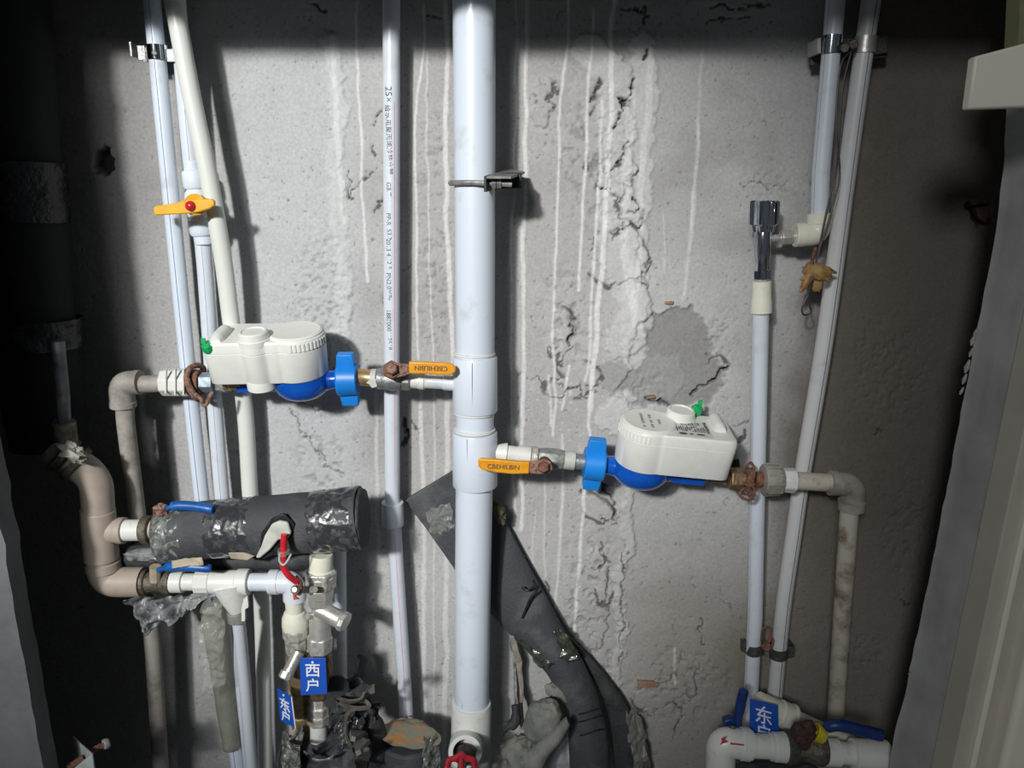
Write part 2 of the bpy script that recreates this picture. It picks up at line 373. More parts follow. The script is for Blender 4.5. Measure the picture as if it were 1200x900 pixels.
    d = polysd(WX, WY, [(1131, 238), (1166, 236), (1160, 262), (1150, 268), (1140, 254)]); k = sstep(-1, 2, d); H -= k * .022; tint(k, (.10, .04, .025), .9)
    # drips of white efflorescence running down
    for pts, wd, a in [([(497, 5), (496, 60), (487, 140), (489, 420)], 2.6, .8), ([(500, 60), (503, 300), (508, 440)], 2, .6), ([(521, 0), (524, 60), (523, 250), (531, 430)], 5, .75),
                       ([(492, 440), (495, 560), (498, 900)], 4.5, .6), ([(509, 440), (508, 700), (510, 900)], 2.2, .5), ([(524, 460), (522, 900)], 5.5, .6),
                       ([(417, 0), (419, 60), (422, 150), (425, 240), (432, 330)], 3.2, .8), ([(441, 460), (442, 600), (444, 700)], 4, .45),
                       ([(603, 0), (605, 60), (602, 250), (598, 420), (603, 640)], 2.2, .55), ([(616, 0), (617, 60), (614, 300), (611, 620)], 4.2, .75),
                       ([(666, 0), (662, 80), (653, 180), (652, 290), (647, 400), (652, 470), (650, 510)], 3.0, .8), ([(694, 10), (692, 70), (683, 230), (678, 340)], 3.4, .85),
                       ([(705, 115), (703, 200), (695, 300), (690, 430), (687, 445)], 3.2, .75), ([(720, 0), (716, 40), (717, 110), (710, 230), (707, 280), (695, 430), (693, 480)], 5.5, .9),
                       ([(667, 428), (664, 460), (660, 480)], 3, .8), ([(697, 430), (693, 460), (692, 500), (695, 540)], 3.4, .8), ([(643, 440), (648, 500)], 3, .6), ([(661, 510), (658, 620), (650, 720)], 3, .6),
                       ([(684, 570), (680, 640), (672, 740)], 3.6, .75), ([(640, 600), (641, 560), (638, 680)], 2, .5), ([(628, 600), (625, 660)], 2, .4), ([(819, 140), (812, 260), (803, 350)], 4, .5),
                       ([(812, 225), (811, 270)], 2.4, .5), ([(822, 60), (818, 170)], 3.4, .3), ([(777, 250), (779, 320)], 2, .4), ([(765, 60), (752, 200), (745, 330), (742, 380)], 7, .5), ([(740, 110), (733, 200), (731, 300), (748, 380)], 10, .4),
                       ([(791, 760), (790, 800)], 2.4, .5), ([(390, 45), (396, 170), (404, 260)], 6, .5)]:
        d, t = segdist(lx, PY, [(a_, b_) for a_, b_ in pts]); br = fbm(PX / 5, PY / 12, 61, 3)
        k = sstep(-.8, 1.2, wd * .5 * (.75 + .7 * br) - d) * sstep(.22, .42, br + .25 * a); H += k * .0003
        tint(k, (.68, .68, .665), a)
    sp = fbm(PX / 4, PY / 4, 77, 3); tint(sstep(.70, .80, sp) * sstep(0, 1, 1.2 - np.hypot((WX - 665) / 60, (WY - 480) / 75)), (.62, .61, .58), .8)
    ny, nx = X.shape; N = nx * ny
    co = np.empty((N, 3), np.float32); co[:, 0] = X.ravel(); co[:, 1] = -H.ravel(); co[:, 2] = (Z + CZ).ravel()
    i = np.arange((ny - 1) * (nx - 1)); r = i // (nx - 1); c = i % (nx - 1); a = r * nx + c
    q = np.stack([a, a + 1, a + nx + 1, a + nx], 1).astype(np.int32)
    me = bpy.data.meshes.new('wall_back'); me.vertices.add(N); me.vertices.foreach_set('co', co.ravel())
    me.loops.add(q.size); me.loops.foreach_set('vertex_index', q.ravel()); me.polygons.add(len(q))
    me.polygons.foreach_set('loop_start', np.arange(0, q.size, 4, dtype=np.int32)); me.update(calc_edges=True)
    me.polygons.foreach_set('use_smooth', np.ones(len(q), bool))
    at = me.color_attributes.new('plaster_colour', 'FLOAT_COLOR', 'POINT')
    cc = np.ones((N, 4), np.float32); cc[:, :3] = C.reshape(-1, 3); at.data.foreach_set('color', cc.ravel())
    m = bpy.data.materials.new('cement_plaster'); m.use_nodes = True; nt = m.node_tree; b = nt.nodes['Principled BSDF']; L = nt.links.new
    ca = nt.nodes.new('ShaderNodeAttribute'); ca.attribute_name = 'plaster_colour'
    tc = nt.nodes.new('ShaderNodeTexCoord')
    n = nt.nodes.new('ShaderNodeTexNoise'); n.inputs['Scale'].default_value = 240; n.inputs['Detail'].default_value = 6; n.inputs['Roughness'].default_value = .7; L(tc.outputs['Object'], n.inputs[0])
    mr = nt.nodes.new('ShaderNodeMapRange'); mr.inputs[1].default_value = .25; mr.inputs[2].default_value = .75; mr.inputs[3].default_value = .80; mr.inputs[4].default_value = 1.18; L(n.outputs[0], mr.inputs[0])
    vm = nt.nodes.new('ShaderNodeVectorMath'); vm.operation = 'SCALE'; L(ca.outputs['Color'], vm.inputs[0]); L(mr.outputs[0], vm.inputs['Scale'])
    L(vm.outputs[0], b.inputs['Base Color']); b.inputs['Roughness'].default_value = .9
    bp = nt.nodes.new('ShaderNodeBump'); bp.inputs['Strength'].default_value = .35; bp.inputs['Distance'].default_value = .0009; L(n.outputs[0], bp.inputs['Height']); L(bp.outputs[0], b.inputs['Normal'])
    me.materials.append(m)
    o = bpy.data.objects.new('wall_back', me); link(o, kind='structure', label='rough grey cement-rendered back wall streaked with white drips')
    return o
WB = back_wall()
concrete = mat('grey_concrete', (.16, .163, .166), .9, col2=(.10, .103, .105), scale=7, bump=.6, bscale=60)
reveal = mat('smooth_grey_render', (.34, .335, .33), .8, col2=(.24, .235, .232), scale=9, mix=(.4, .7), bump=.4, bscale=50)
dark = mat('shade_black_concrete', (.007, .009, .011), .9, col2=(.011, .013, .015), scale=8, bump=.4)  # near-black colour stands in for the unlit depth of the shaft
plain = mat('plain_concrete', (.3, .3, .3), .9, col2=(.24, .24, .24), scale=5)
# right-hand side wall with a chipped arris
def rw():
    mb = MB(); rows = []; line = [(900, 1041), (880, 1045), (660, 1092), (440, 1135), (280, 1165), (180, 1178), (130, 1181), (0, 1187)]
    zx = [(P(px, py, .15).z, P(px, py, .15).x) for py, px in line]
    for k in range(181):
        z = CZ - 1.3 + 2.4 * k / 180
        x0 = float(np.interp(z, [q[0] for q in zx], [q[1] for q in zx])) + .0025 * nz((0, 0, z), 14, 4) + .0014 * nz((0, 0, z), 60, 6)
        xf = .536 + .035 * (z - CZ + .69)
        row = [Vector((x0 + .17, .03, z)), Vector((x0 + .07, -.10, z)), Vector((x0 + .007, -.146, z)), Vector((x0, -.15, z)), Vector((x0 + .003, -.153, z))]
        for i in range(1, 9):
            t = i / 8; row.append(Vector(((x0 + .003) * (1 - t) + xf * t + .0015 * nz((t, 0, z), 12, 2), -.153 - t * .05, z)))
        row += [Vector((xf + .02, -.205, z)), Vector((1.3, -.205, z))]
        rows.append(row)
    n = len(rows[0])
    for q in rows: mb.v += q
    for k in range(180):
        for i in range(n - 1):
            a = k * n + i; mb.f.append((a, a + n, a + n + 1, a + 1))
    return mb
wr = obj('wall_right', rw(), reveal, kind='structure', smooth=60, label='smooth grey rendered side wall with a chipped pale edge')
mb = MB()
for (py, px, s) in [(395, 1140, 6), (405, 1137, 8), (418, 1135, 6), (437, 1130, 9), (450, 1127, 7), (462, 1124, 5), (660, 1092, 4), (705, 1083, 3), (790, 1064, 3)]:
    c = P(px + 1, py, .151)
    mb.lathe(c, c + Vector((.001, -.003, M(s * 1.8, py, .15))), [(0, .001), (.4, M(s, py, .15) * .35), (1, .001)], 6)
obj('plaster_chips', mb, mat('chipped_lime', (.42, .41, .38), .9, col2=(.3, .29, .27), scale=90, bump=.6), wr, kind='stuff')
# left jamb of the opening (near slab), shaft side walls, lintel, floor
def slab():
    mb = MB(); rows = []
    for k in range(121):
        z = -1.3 + 2.4 * k / 120; x = -.545 + .0035 * nz((0, 0, z), 30, 9) + .002 * nz((0, 0, z), 90, 3)
        rows.append([Vector((-1.3, -.27, CZ + z)), Vector((x, -.27 + .001 * nz((0, 0, z), 60, 1), CZ + z)), Vector((x - .004, -.24, CZ + z)), Vector((-1.3, -.24, CZ + z))])
    return mb.rings(rows)
obj('wall_left', slab(), concrete, kind='structure', smooth=30, label='near grey concrete edge of the opening at lower left')
obj('wall_shaft', MB().box(Vector((-.745, -.15, CZ - .1)), (.03, .32, 2.4)), dark, kind='structure', label='side wall deep in the shaft at left, its shade painted in as black')
obj('trim_1', MB().box(Vector((.0, -.235, CZ + .256 + .4)), (2.6, .07, .8)), plain, kind='structure', label='lintel over the shaft opening')
obj('floor', MB().box(Vector((0, -1.5, -.02)), (4, 3.4, .04)), plain, kind='structure', label='concrete floor')
# door frame at right : stepped profile
def extr(poly, y, th, mb=None): return (mb or MB()).prism(poly, y, th)
df = thing('door_frame', 'tall beige painted steel door frame along the right edge of the photo', 'door frame', P(1150, 900, .2))
def vstrip(mb, x0, x1, y0, y1, z0=-1.28, z1=.75):
    return mb.box(Vector(((x0 + x1) / 2, (y0 + y1) / 2, CZ + (z0 + z1) / 2)), (x1 - x0, abs(y1 - y0), z1 - z0))
obj('outer_edge', vstrip(MB(), .533, .553, -.24, -.20), framed, df, bevel=.002)
obj('bead', vstrip(MB(), .549, .556, -.247, -.20), framem, df, bevel=.002, bseg=3)
obj('rebate', vstrip(MB(), .553, .580, -.238, -.20), framed, df, bevel=.002)
obj('face_panel', vstrip(MB(), .575, .84, -.262, -.20), framem, df, bevel=.007, bseg=4)
df.rotation_euler.y = .035
# beige end of a bar near top right
fb = thing('frame_bar', 'square beige end of a bar jutting in at the top right', 'bar', P(1135, 128, .27))
obj('bar_body', MB().prism([(1135, 128), (1143, 66), (1215, 47), (1300, 28), (1300, 122), (1215, 125)], .28, .012), framem, fb, bevel=.002)
obj('wedge', MB().prism([(1193, 53), (1197, -30), (1240, -30), (1240, 53)], .25, .02), mat('mossy_strip', (.16, .17, .08), .8, col2=(.22, .21, .12), scale=30), fb)

# ================================================================ PIPES
def simple_pipe(name, label, pts, wpx, m, stripes=(), group='white riser pipes', wpy=None, parts=()):
    cs = dens(pts, 5) if len(pts) > 2 else pts
    py = wpy if wpy is not None else 450; dm = pts[len(pts) // 2][2]; r = M(wpx, py, dm) / 2
    t = thing(name, label, 'pipe', pts[-1], group)
    obj('tube', MB().tube(cs, r, 28), m, t)
    for fr, sm, wd in stripes: stripe(cs, r, fr, sm, t, wd=wd)
    return t, r
A, rA = simple_pipe('water_pipe', 'leftmost white vertical pipe with a thin blue line, steel clamp near its top',
    [(176, -20, .045), (207, 300, .045), (237, 590, .045), (258, 740, .045), (280, 910, .045)], 18.5, riserm, [(-.35, bstripe, .0006)], wpy=300)
B, rB = simple_pipe('water_pipe', 'white vertical pipe that carries the yellow handled valve',
    [(206, -20, .035), (224, 190, .035), (238, 290, .035), (249, 440, .035), (261, 590, .04), (276, 730, .045), (295, 910, .045)], 17.5, white, [(-.2, gstripe, .0005)], wpy=400)
C_, rC = simple_pipe('water_pipe', 'cream white pipe leaning across the yellow valve and behind the left meter',
    [(200, -20, .066), (222, 100, .063), (243, 200, .060), (261, 300, .055), (272, 385, .048), (287, 480, .034), (294, 590, .034), (306, 700, .045), (311, 910, .045)], 19.5, cream if 0 else mat('ivory_pipe', (.68, .71, .66), .35, col2=(.6, .6, .52), scale=20, mix=(.55, .8)), wpy=400)
simple_pipe('water_pipe', 'short grey white vertical pipe behind the silver strainer', [(394, 590, .04), (395, 690, .04), (397, 910, .04)], 22, white, wpy=700)

# thin pipe with pink line
T = thing('marked_pipe', 'slim white vertical pipe with a pink line and printed black characters', 'pipe', P(477, 842, .035), 'white riser pipes')
p1 = [(458.5, -20, .035), (459, 420, .035), (460, 600, .035)]; p2 = [(460, 600, .035), (462, 622, .035), (477, 850, .04)]
rT = M(19, 300, .035) / 2
obj('tube', MB().tube(p1, rT, 28), white, T); obj('tube', MB().tube(p2, rT * .98, 28), white, T)
obj('coupling', LP((459.8, 580, .035), (460.5, 620, .035), [(588, 20), (588, 25.5), (615, 25.5), (616, 20)], key='y'), white, T, bevel=.001)
stripe([(458.6, 120, .035), (459, 420, .035), (459.6, 588, .035)], rT, .35, pstripe, T, wd=.0006); stripe([(462, 622, .035), (477, 846, .04)], rT * .98, .0, pstripe, T, wd=.0005)
def pipe_text(body, px, py, size):
    m = frame_at(P(px, py, .035), (0, 0, -1), (1, 0, 0))
    def bend(c):
        a = (c.y - rT * .22) / rT; return Vector((c.x, math.sin(a) * rT, math.cos(a) * rT + c.z))
    text3d(body, size, m, ink, T, bend=bend, thick=.0002)
pipe_text('25×', 458.6, 112, .012); pipe_text('给水用聚丙烯冷热水管', 458.8, 165, .0082); pipe_text('GB/T', 459, 222, .008)
pipe_text('PP-R  S3.2', 459, 265, .008); pipe_text('2013 4 12 5', 459, 297, .008); pipe_text('PN2.0MPa', 459, 335, .0085); pipe_text('1887000112518', 459.2, 385, .0082)

# main riser
R_ = thing('main_riser', 'thick white main riser pipe in the centre with two branch collars', 'pipe', P(553, 900, .075))
ra, rb = (555.5, -25, .075), (552.6, 832, .075)
rR = M(47, 300, .075) / 2
obj('tube', MB().tube([ra, (557, 450, .075), rb], rR, 40), riserm, R_)
RB = (557, 510, .075); RT = (556, 400, .075)
k = 2000 * rR / M(1000, 450, .075)   # riser width in px at y 450
def collar(y0, y1, wd):
    return LP((556.5, y0 - 10, .075), (556.8, y1 + 10, .075), [(y0, wd - 7), (y0 + .3, wd - 1.2), (y0 + 1.6, wd), (y1 - 1, wd), (y1, wd - 1), (y1 + .2, wd - 8)], 40, 'y')
obj('branch_collar', collar(417, 481, 52.5), riserm, R_); obj('branch_collar', collar(505, 568, 52.5), riserm, R_)
for yy in (414, 482.5, 503): obj('glue_bead', LP((556, yy - 5, .075), (556, yy + 5, .075), [(yy - 2, 43), (yy - 1, 49), (yy + 1, 49.5), (yy + 2, 43)], 36, 'y'), fitting, R_)
stripe([(556.5, 420, .075), (556.8, 480, .075)], M(52.5, 450, .075) / 2, -.12, gstripe, R_, wd=.0005)
stripe([(556.8, 507, .075), (557, 566, .075)], M(52.5, 530, .075) / 2, -.35, gstripe, R_, wd=.0005)
stripe([(556.8, 570, .075), (553, 820, .075)], rR, -.55, mat('teal_stripe', (.12, .3, .4), .5), R_, wd=.0006)
# bottom tee and its outlet toward the viewer
bt = thing('riser_foot_tee', 'greyish white tee at the foot of the thick riser with a round open outlet', 'pipe fitting', P(551, 915, .075))
obj('tee_body', LP((552.5, 815, .075), (551, 930, .075), [(822, 36), (822.3, 45), (824, 46.5), (926, 46.5)], 40, 'y'), fitting, bt)
c0 = P(547, 868, .08); c1 = P(545, 882, .135); ro = M(40, 880, .13) / 2
obj('outlet', MB().lathe(c0, c1, [(0, ro), (.95, ro), (1, ro * .95), (1, ro * .72), (.3, ro * .7)], 36), fitting, bt)
obj('gate_valve_stem', MB().lathe(P(545, 882, .10), P(540, 904, .20), [(0, ro * .66), (.2, ro * .66), (.3, ro * .3), (1, ro * .22)], 20), dirtym, bt)
hw = thing('red_handwheel', 'small red cast handwheel at the bottom edge below the thick riser', 'valve handwheel', P(540, 900, .2))
def wheel():
    mb = MB(); c = P(540, 907, .20); ax = (P(540, 899, .21) - P(543, 888, .14)).normalized(); n = Vector((1, 0, 0)); b = ax.cross(n).normalized(); n = b.cross(ax)
    R0 = M(19, 899, .2); rg = []
    for i in range(48):
        a = 2 * math.pi * i / 48; rr = R0 * (1 + .07 * math.cos(8 * a)); u = n * math.cos(a) + b * math.sin(a)
        rg.append([c + u * (rr + .0042 * math.cos(q)) + ax * .0042 * math.sin(q) for q in [2 * math.pi * j / 8 for j in range(8)]])
    mb.rings(rg, closed=True)
    sp = [MB().tube([c + ax * .001, c + (n * math.cos(a) + b * math.sin(a)) * R0 * 1.0], .0035, 8) for a in [k_ * math.pi * 2 / 5 + .3 for k_ in range(5)]]
    hub = MB().lathe(c - ax * .004, c + ax * .006, [(0, R0 * .34), (.8, R0 * .34), (1, R0 * .26)], 20)
    return mb, sp, hub
wm, sps, hub = wheel(); obj('rim', wm, redw, hw); obj('hub', hub, redw, hw)
for s_ in sps: obj('spoke', s_, redw, hw)

# riser bracket : angle iron out of the wall, U bolt round the riser
br = thing('riser_bracket', 'grey angle iron bracket and U-bolt holding the thick riser to the wall', 'bracket', P(592, 224, 0))
xl = P(572, 210, .11).x
zt = P(572, 205, .11).z
def slab4(q, th):
    q = [V(p) for p in q]; n = (q[1] - q[0]).cross(q[3] - q[0]).normalized() * th
    return MB().add(q + [p - n for p in q], [(0, 1, 2, 3), (7, 6, 5, 4), (0, 4, 5, 1), (1, 5, 6, 2), (2, 6, 7, 3), (3, 7, 4, 0)])
obj('angle_top', slab4([(570, 206.5, .118), (599, 206.5, .118), (615, 201, .02), (592, 197, .02)], .003), irong, br, bevel=.0005)
obj('angle_side', slab4([(570, 206.5, .118), (570, 225, .118), (590, 220, .02), (590, 199, .02)], .003), iron, br, bevel=.0005)
ub = [P(531, 213, .03)]
zc = P(540, 214, .105).z
pth = []
cx = P(556, 214, .075).x; rr = rR + .004
for i in range(13):
    a = math.pi * (.5 + i / 12); pth.append(Vector((cx + rr * math.cos(a) , -.075 + rr * math.sin(a), zc)))
pth = [Vector((cx + .03, -.075 + rr, zc))] + pth + [Vector((cx + .045, -.075 - rr, zc - .002))]
obj('u_bolt', MB().tube(pth, .0032, 10), irong, br)
mb = MB(); nx_ = xl + .003
for i, dx in enumerate((.001, .007)): mb.lathe(Vector((nx_ + dx, -.075 - rr, zc - .001)), Vector((nx_ + dx + .005, -.075 - rr, zc - .001)), [(0, .0062), (1, .0062)], 6)
obj('hex_nut', mb, zinc, br); obj('bolt_end', MB().tube([Vector((cx + .04, -.075 - rr, zc - .001)), Vector((nx_ + .018, -.075 - rr, zc - .001))], .003, 8), zinc, br)
obj('stub_plate', MB().box(P(597, 212, .045), (.030, .05, .018)), iron, br, bevel=.001)

# left grey elbow pipe
def elbow_run(name, label, pts, wpx, m, py, bend=.02, n=8):
    t = thing(name, label, 'pipe', pts[-1]); r = M(wpx, py, pts[0][2]) / 2
    obj('tube', MB().tube(rnd(pts, bend, n), r, 28), m, t); return t, r
lj, rj = elbow_run('elbow_pipe', 'dusty grey pipe bending down from the left meter union, running to the floor',
    [(225, 448, .075), (146, 451, .075), (146.5, 490, .075), (161, 607, .075), (178, 740, .07), (189, 912, .065)], 20, greyp, 480, .012)
obj('elbow', MB().tube(rnd([(164, 448, .075), (142, 449, .075), (144, 477, .0745)], .012, 8), M(28, 460, .075) / 2, 28), greyp, lj, bevel=.001)
mb = LP((163, 448, .075), (166, 448, .075), [(158, 26), (158.3, 29), (164.5, 29), (165, 26)]); LP((143.5, 465, .075), (144.5, 480, .0745), [(470, 27), (470.4, 29.5), (476, 29.5), (476.5, 24)], key='y', mb=mb)
obj('elbow_rim', mb, greyp, lj)
un = thing('pipe_union', 'white octagonal union with rusty ring between left elbow pipe and left meter', 'pipe fitting', P(238, 460, .075))
aL, bL = (190, 448, .075), (285, 448, .075)
obj('union_body', LP(aL, bL, [(191, 30), (191, 33), (222, 34), (223, 30)], 8, ph=.39), fitting, un, smooth=20, bevel=.0015)
mb = MB()
for i, (x_, y0_, y1_) in enumerate([(193, 434, 461), (204, 433, 463), (214, 433, 463)]): mb.prism([(x_, y0_), (x_ + 1.5, y0_), (x_ + 1.5, y1_), (x_, y1_)], .095, .004)
obj('union_rib', mb, fitting, un)
obj('rusty_ring', MB().tube([P(230, 448, .075) + Vector((.004 * math.sin(a * 2), M(20, 448, .075) * math.cos(a), M(20, 448, .075) * math.sin(a))) for a in [i * math.pi / 12 for i in range(25)]], .0038, 8,
    fn=lambda t, a, p: 1 + .35 * nz(p, 300)), rustw, un)
obj('ring_core', LP(aL, bL, [(222, 30), (236, 30)]), rust, un)
obj('hex_nut', LP(aL, bL, [(235, 22), (236, 24), (251, 24), (251.5, 20)], 6, ph=.26), mat('pale_blue_steel', (.34, .42, .48), .5, .35, col2=(.16, .17, .17), scale=70, bump=.3), un, smooth=20, bevel=.001)
obj('steel_collar', MB().prism([(250, 430), (257, 424), (263, 436), (265, 461), (251, 458)], .083, .02), zinc, un, bevel=.002)
obj('rusty_wire_tail', MB().tube(dens([(229, 462, .10), (236, 468, .102), (238, 474, .102), (242, 474, .103), (245, 466, .104), (249, 460, .10)], 4), .0026, 8, fn=lambda t, a, p: 1 + .5 * nz(p, 350)), rustw, un)
obj('brass_tail', LP(aL, bL, [(263, 17), (264, 21), (270, 21), (271, 17.5), (284, 17.5)]), brass, un)

# right elbow pipe
aR, bR = (580, 529, .075), (1014, 573, .075)
def yR(x): return aR[1] + (bR[1] - aR[1]) * (x - aR[0]) / (bR[0] - aR[0])
rj_, _ = elbow_run('elbow_pipe', 'stained pipe bending down at right of the right meter',
    [(928, 563, .075), (998, 567.5, .075), (995, 604, .074), (987, 720, .06), (978, 862, .05)], 21, stainp, 600, .012)
obj('elbow', MB().tube(rnd([(975, 566, .075), (1000.5, 568, .075), (997.5, 596, .0745)], .013, 8), M(28, 570, .075) / 2, 28), greyp, rj_)
mb = LP((970, 565.5, .075), (985, 566.5, .075), [(972, 26), (972.4, 30), (979, 30), (979.5, 26)]); LP((998.4, 585, .075), (997.2, 600, .0745), [(586, 28), (586.4, 30.5), (596.5, 30), (597, 24)], key='y', mb=mb)
obj('elbow_rim', mb, greyp, rj_)
un2 = thing('pipe_union', 'dirty brass and white union between right meter and stained elbow pipe', 'pipe fitting', P(890, 575, .075))
a2, b2 = (830, 560, .075), (940, 563.5, .075)
obj('brass_tail', LP(a2, b2, [(832, 11), (848, 11), (849, 17), (853, 17), (854, 14)]), mat('copper_tail', (.36, .22, .13), .4, .8, col2=(.25, .15, .09), scale=60), un2)
obj('hex_nut', LP(a2, b2, [(853, 20), (855, 27), (872, 27), (874, 22)], 6, ph=.2), brassd, un2, smooth=20, bevel=.001)
obj('ring_core', LP(a2, b2, [(872, 22), (874, 27), (880, 28), (884, 19), (894, 19)]), rust, un2)
obj('union_nut', LP(a2, b2, [(893, 28), (894, 37), (902, 38), (910, 37), (915, 33), (916, 30)], 12), fitting if 0 else greyp, un2, smooth=20, bevel=.001)
obj('union_body', LP(a2, b2, [(915, 26), (915, 29), (931, 30), (932, 24)], 8, ph=.39), fitting, un2, smooth=20, bevel=.0015)
mb = MB()
for i in range(10):
    a = i * math.pi / 5; c = P(896, 562, .075); rr_ = M(18.6, 562, .075)
    q = Vector((0, math.cos(a) * rr_, math.sin(a) * rr_)); mb.tube([c + q, c + q * .97 + Vector((M(17, 562, .075), 0, 0))], .0013, 6)
obj('grip_rib', mb, greyp, un2)
obj('wire_tangle', MB().tube(dens([(868, 573, .095), (876, 579, .1), (882, 584, .1), (878, 571, .103), (871, 566, .1), (884, 572, .1), (880, 586, .098), (867, 581, .1), (872, 573, .1), (885, 580, .1)], 5), .0019, 6), rust, un2)
obj('wire_tail', MB().tube(dens([(874, 548, .085), (880, 542, .09), (884, 552, .098), (882, 565, .1)], 4), .0018, 6), rust, un2)
obj('black_tab', MB().prism([(853, 541), (866, 538), (868, 552), (855, 548)], .06, .004), iron, un2)

# ball valves on the branches
def outline(top, bot): return top + list(reversed(bot))
bv = thing('ball_valve', 'ball valve with yellow lever pointing right, left of the thick riser', 'valve', P(457, 456, .075), 'yellow lever ball valves')
a1, b1 = (418, 442, .075), (536, 449.5, .075)
obj('branch_pipe', LP(a1, b1, [(498, 13), (499, 15.5), (519, 15.5), (520, 17.5), (535, 17.5)]), white, bv)
obj('socket', LP(a1, b1, [(481, 14), (482, 18), (490, 18), (491, 19.5), (497, 19.5), (498, 17), (502, 15)]), fitting, bv)
obj('hex_end', LP(a1, b1, [(470, 20), (472, 25), (480, 25), (482, 20)], 6), zinc, bv, smooth=20, bevel=.001)
obj('valve_body', LP(a1, b1, [(441, 22), (443, 25), (449, 25), (452, 23), (460, 27), (468, 24), (471, 23)], 20), zinc, bv)
obj('thread_seal', LP(a1, b1, [(434, 18), (435, 22), (441, 23.5), (442, 20)], 16), paper, bv)
obj('thread_seal_end', MB().prism([(429, 449), (434, 444), (441, 444), (442, 453), (436, 455), (434, 451)], .088, .003), paper, bv, bevel=.0005)
obj('stem', MB().lathe(P(460, 437, .08), P(459, 433, .108), [(0, .010), (.6, .009), (.62, .012), (1, .012)], 6), rust, bv, bevel=.001)
obj('stem_nut', MB().lathe(P(459, 433, .106), P(459, 432, .116), [(0, .0085), (.7, .0085), (1, .006)], 6), rustw, bv)
obj('lever_arm', MB().prism([(453, 429), (458, 425), (468, 426), (480, 427), (481, 438), (472, 441), (463, 443), (455, 438)], .108, .003), rustw, bv, bevel=.0008)
lv = obj('lever_grip', MB().prism([(479, 424), (500, 424.5), (520, 425.5), (530, 427), (534, 431), (534, 436), (529, 439.5), (515, 440), (500, 438.5), (479, 438)], .112, .0065), yel, bv, bevel=.0018, bseg=3)
text3d('CBEHILBIN', .0085, frame_at(P(505, 431.5, .1125), (-1, 0, .03), (0, 0, -1)), ink, lv, thick=.0002)
bv2 = thing('ball_valve', 'ball valve with yellow lever pointing left, right of the thick riser', 'valve', P(640, 550, .075), 'yellow lever ball valves')
a3, b3 = (572, 529, .075), (700, 543, .075)
obj('socket', LP(a3, b3, [(574, 16), (579, 17), (591, 24), (593.5, 25), (594, 20), (606, 19), (606.5, 22), (621, 22), (622, 19)]), fitting, bv2)
obj('flange_ring', LP(a3, b3, [(622, 20), (622.4, 24), (629.5, 24), (630, 20)]), nick, bv2, bevel=.0006)
obj('valve_body', LP(a3, b3, [(630, 20), (631, 23), (646, 26), (658, 24), (661, 22)], 8), mat('greenish_zinc', (.33, .36, .33), .5, .4, col2=(.2, .21, .19), scale=120, bump=.4), bv2, smooth=30, bevel=.001)
obj('thread_seal', LP(a3, b3, [(660, 19), (661, 22), (673, 22.5), (674, 19)], 16), paper, bv2)
obj('nipple', LP(a3, b3, [(673, 18), (690, 18)], 20), zinc, bv2)
obj('stem', MB().lathe(P(638, 541, .08), P(637.5, 547, .112), [(0, .009), (.8, .009), (1, .008)], 12), rust, bv2)
obj('stem_nut', MB().lathe(P(637, 546.5, .112), P(637, 548, .121), [(0, .0082), (.7, .0082), (1, .006)], 6), rust, bv2)
obj('lever_arm', MB().prism([(616, 542), (628, 540), (640, 539), (646, 542), (648, 549), (644, 554), (634, 556), (622, 555), (616, 554)], .114, .003), rustw, bv2, bevel=.0008)
lv2 = obj('lever_grip', MB().prism([(560, 540), (563, 537.5), (585, 539), (605, 541), (621, 541.5), (620, 555.5), (600, 556), (580, 554), (565, 551), (560.5, 547)], .117, .0065), yel, bv2, bevel=.0018, bseg=3)
text3d('CBEHILBIN', .0085, frame_at(P(590, 547.5, .1175), (1, 0, -.045), (0, 0, 1)), ink, lv2, thick=.0002)

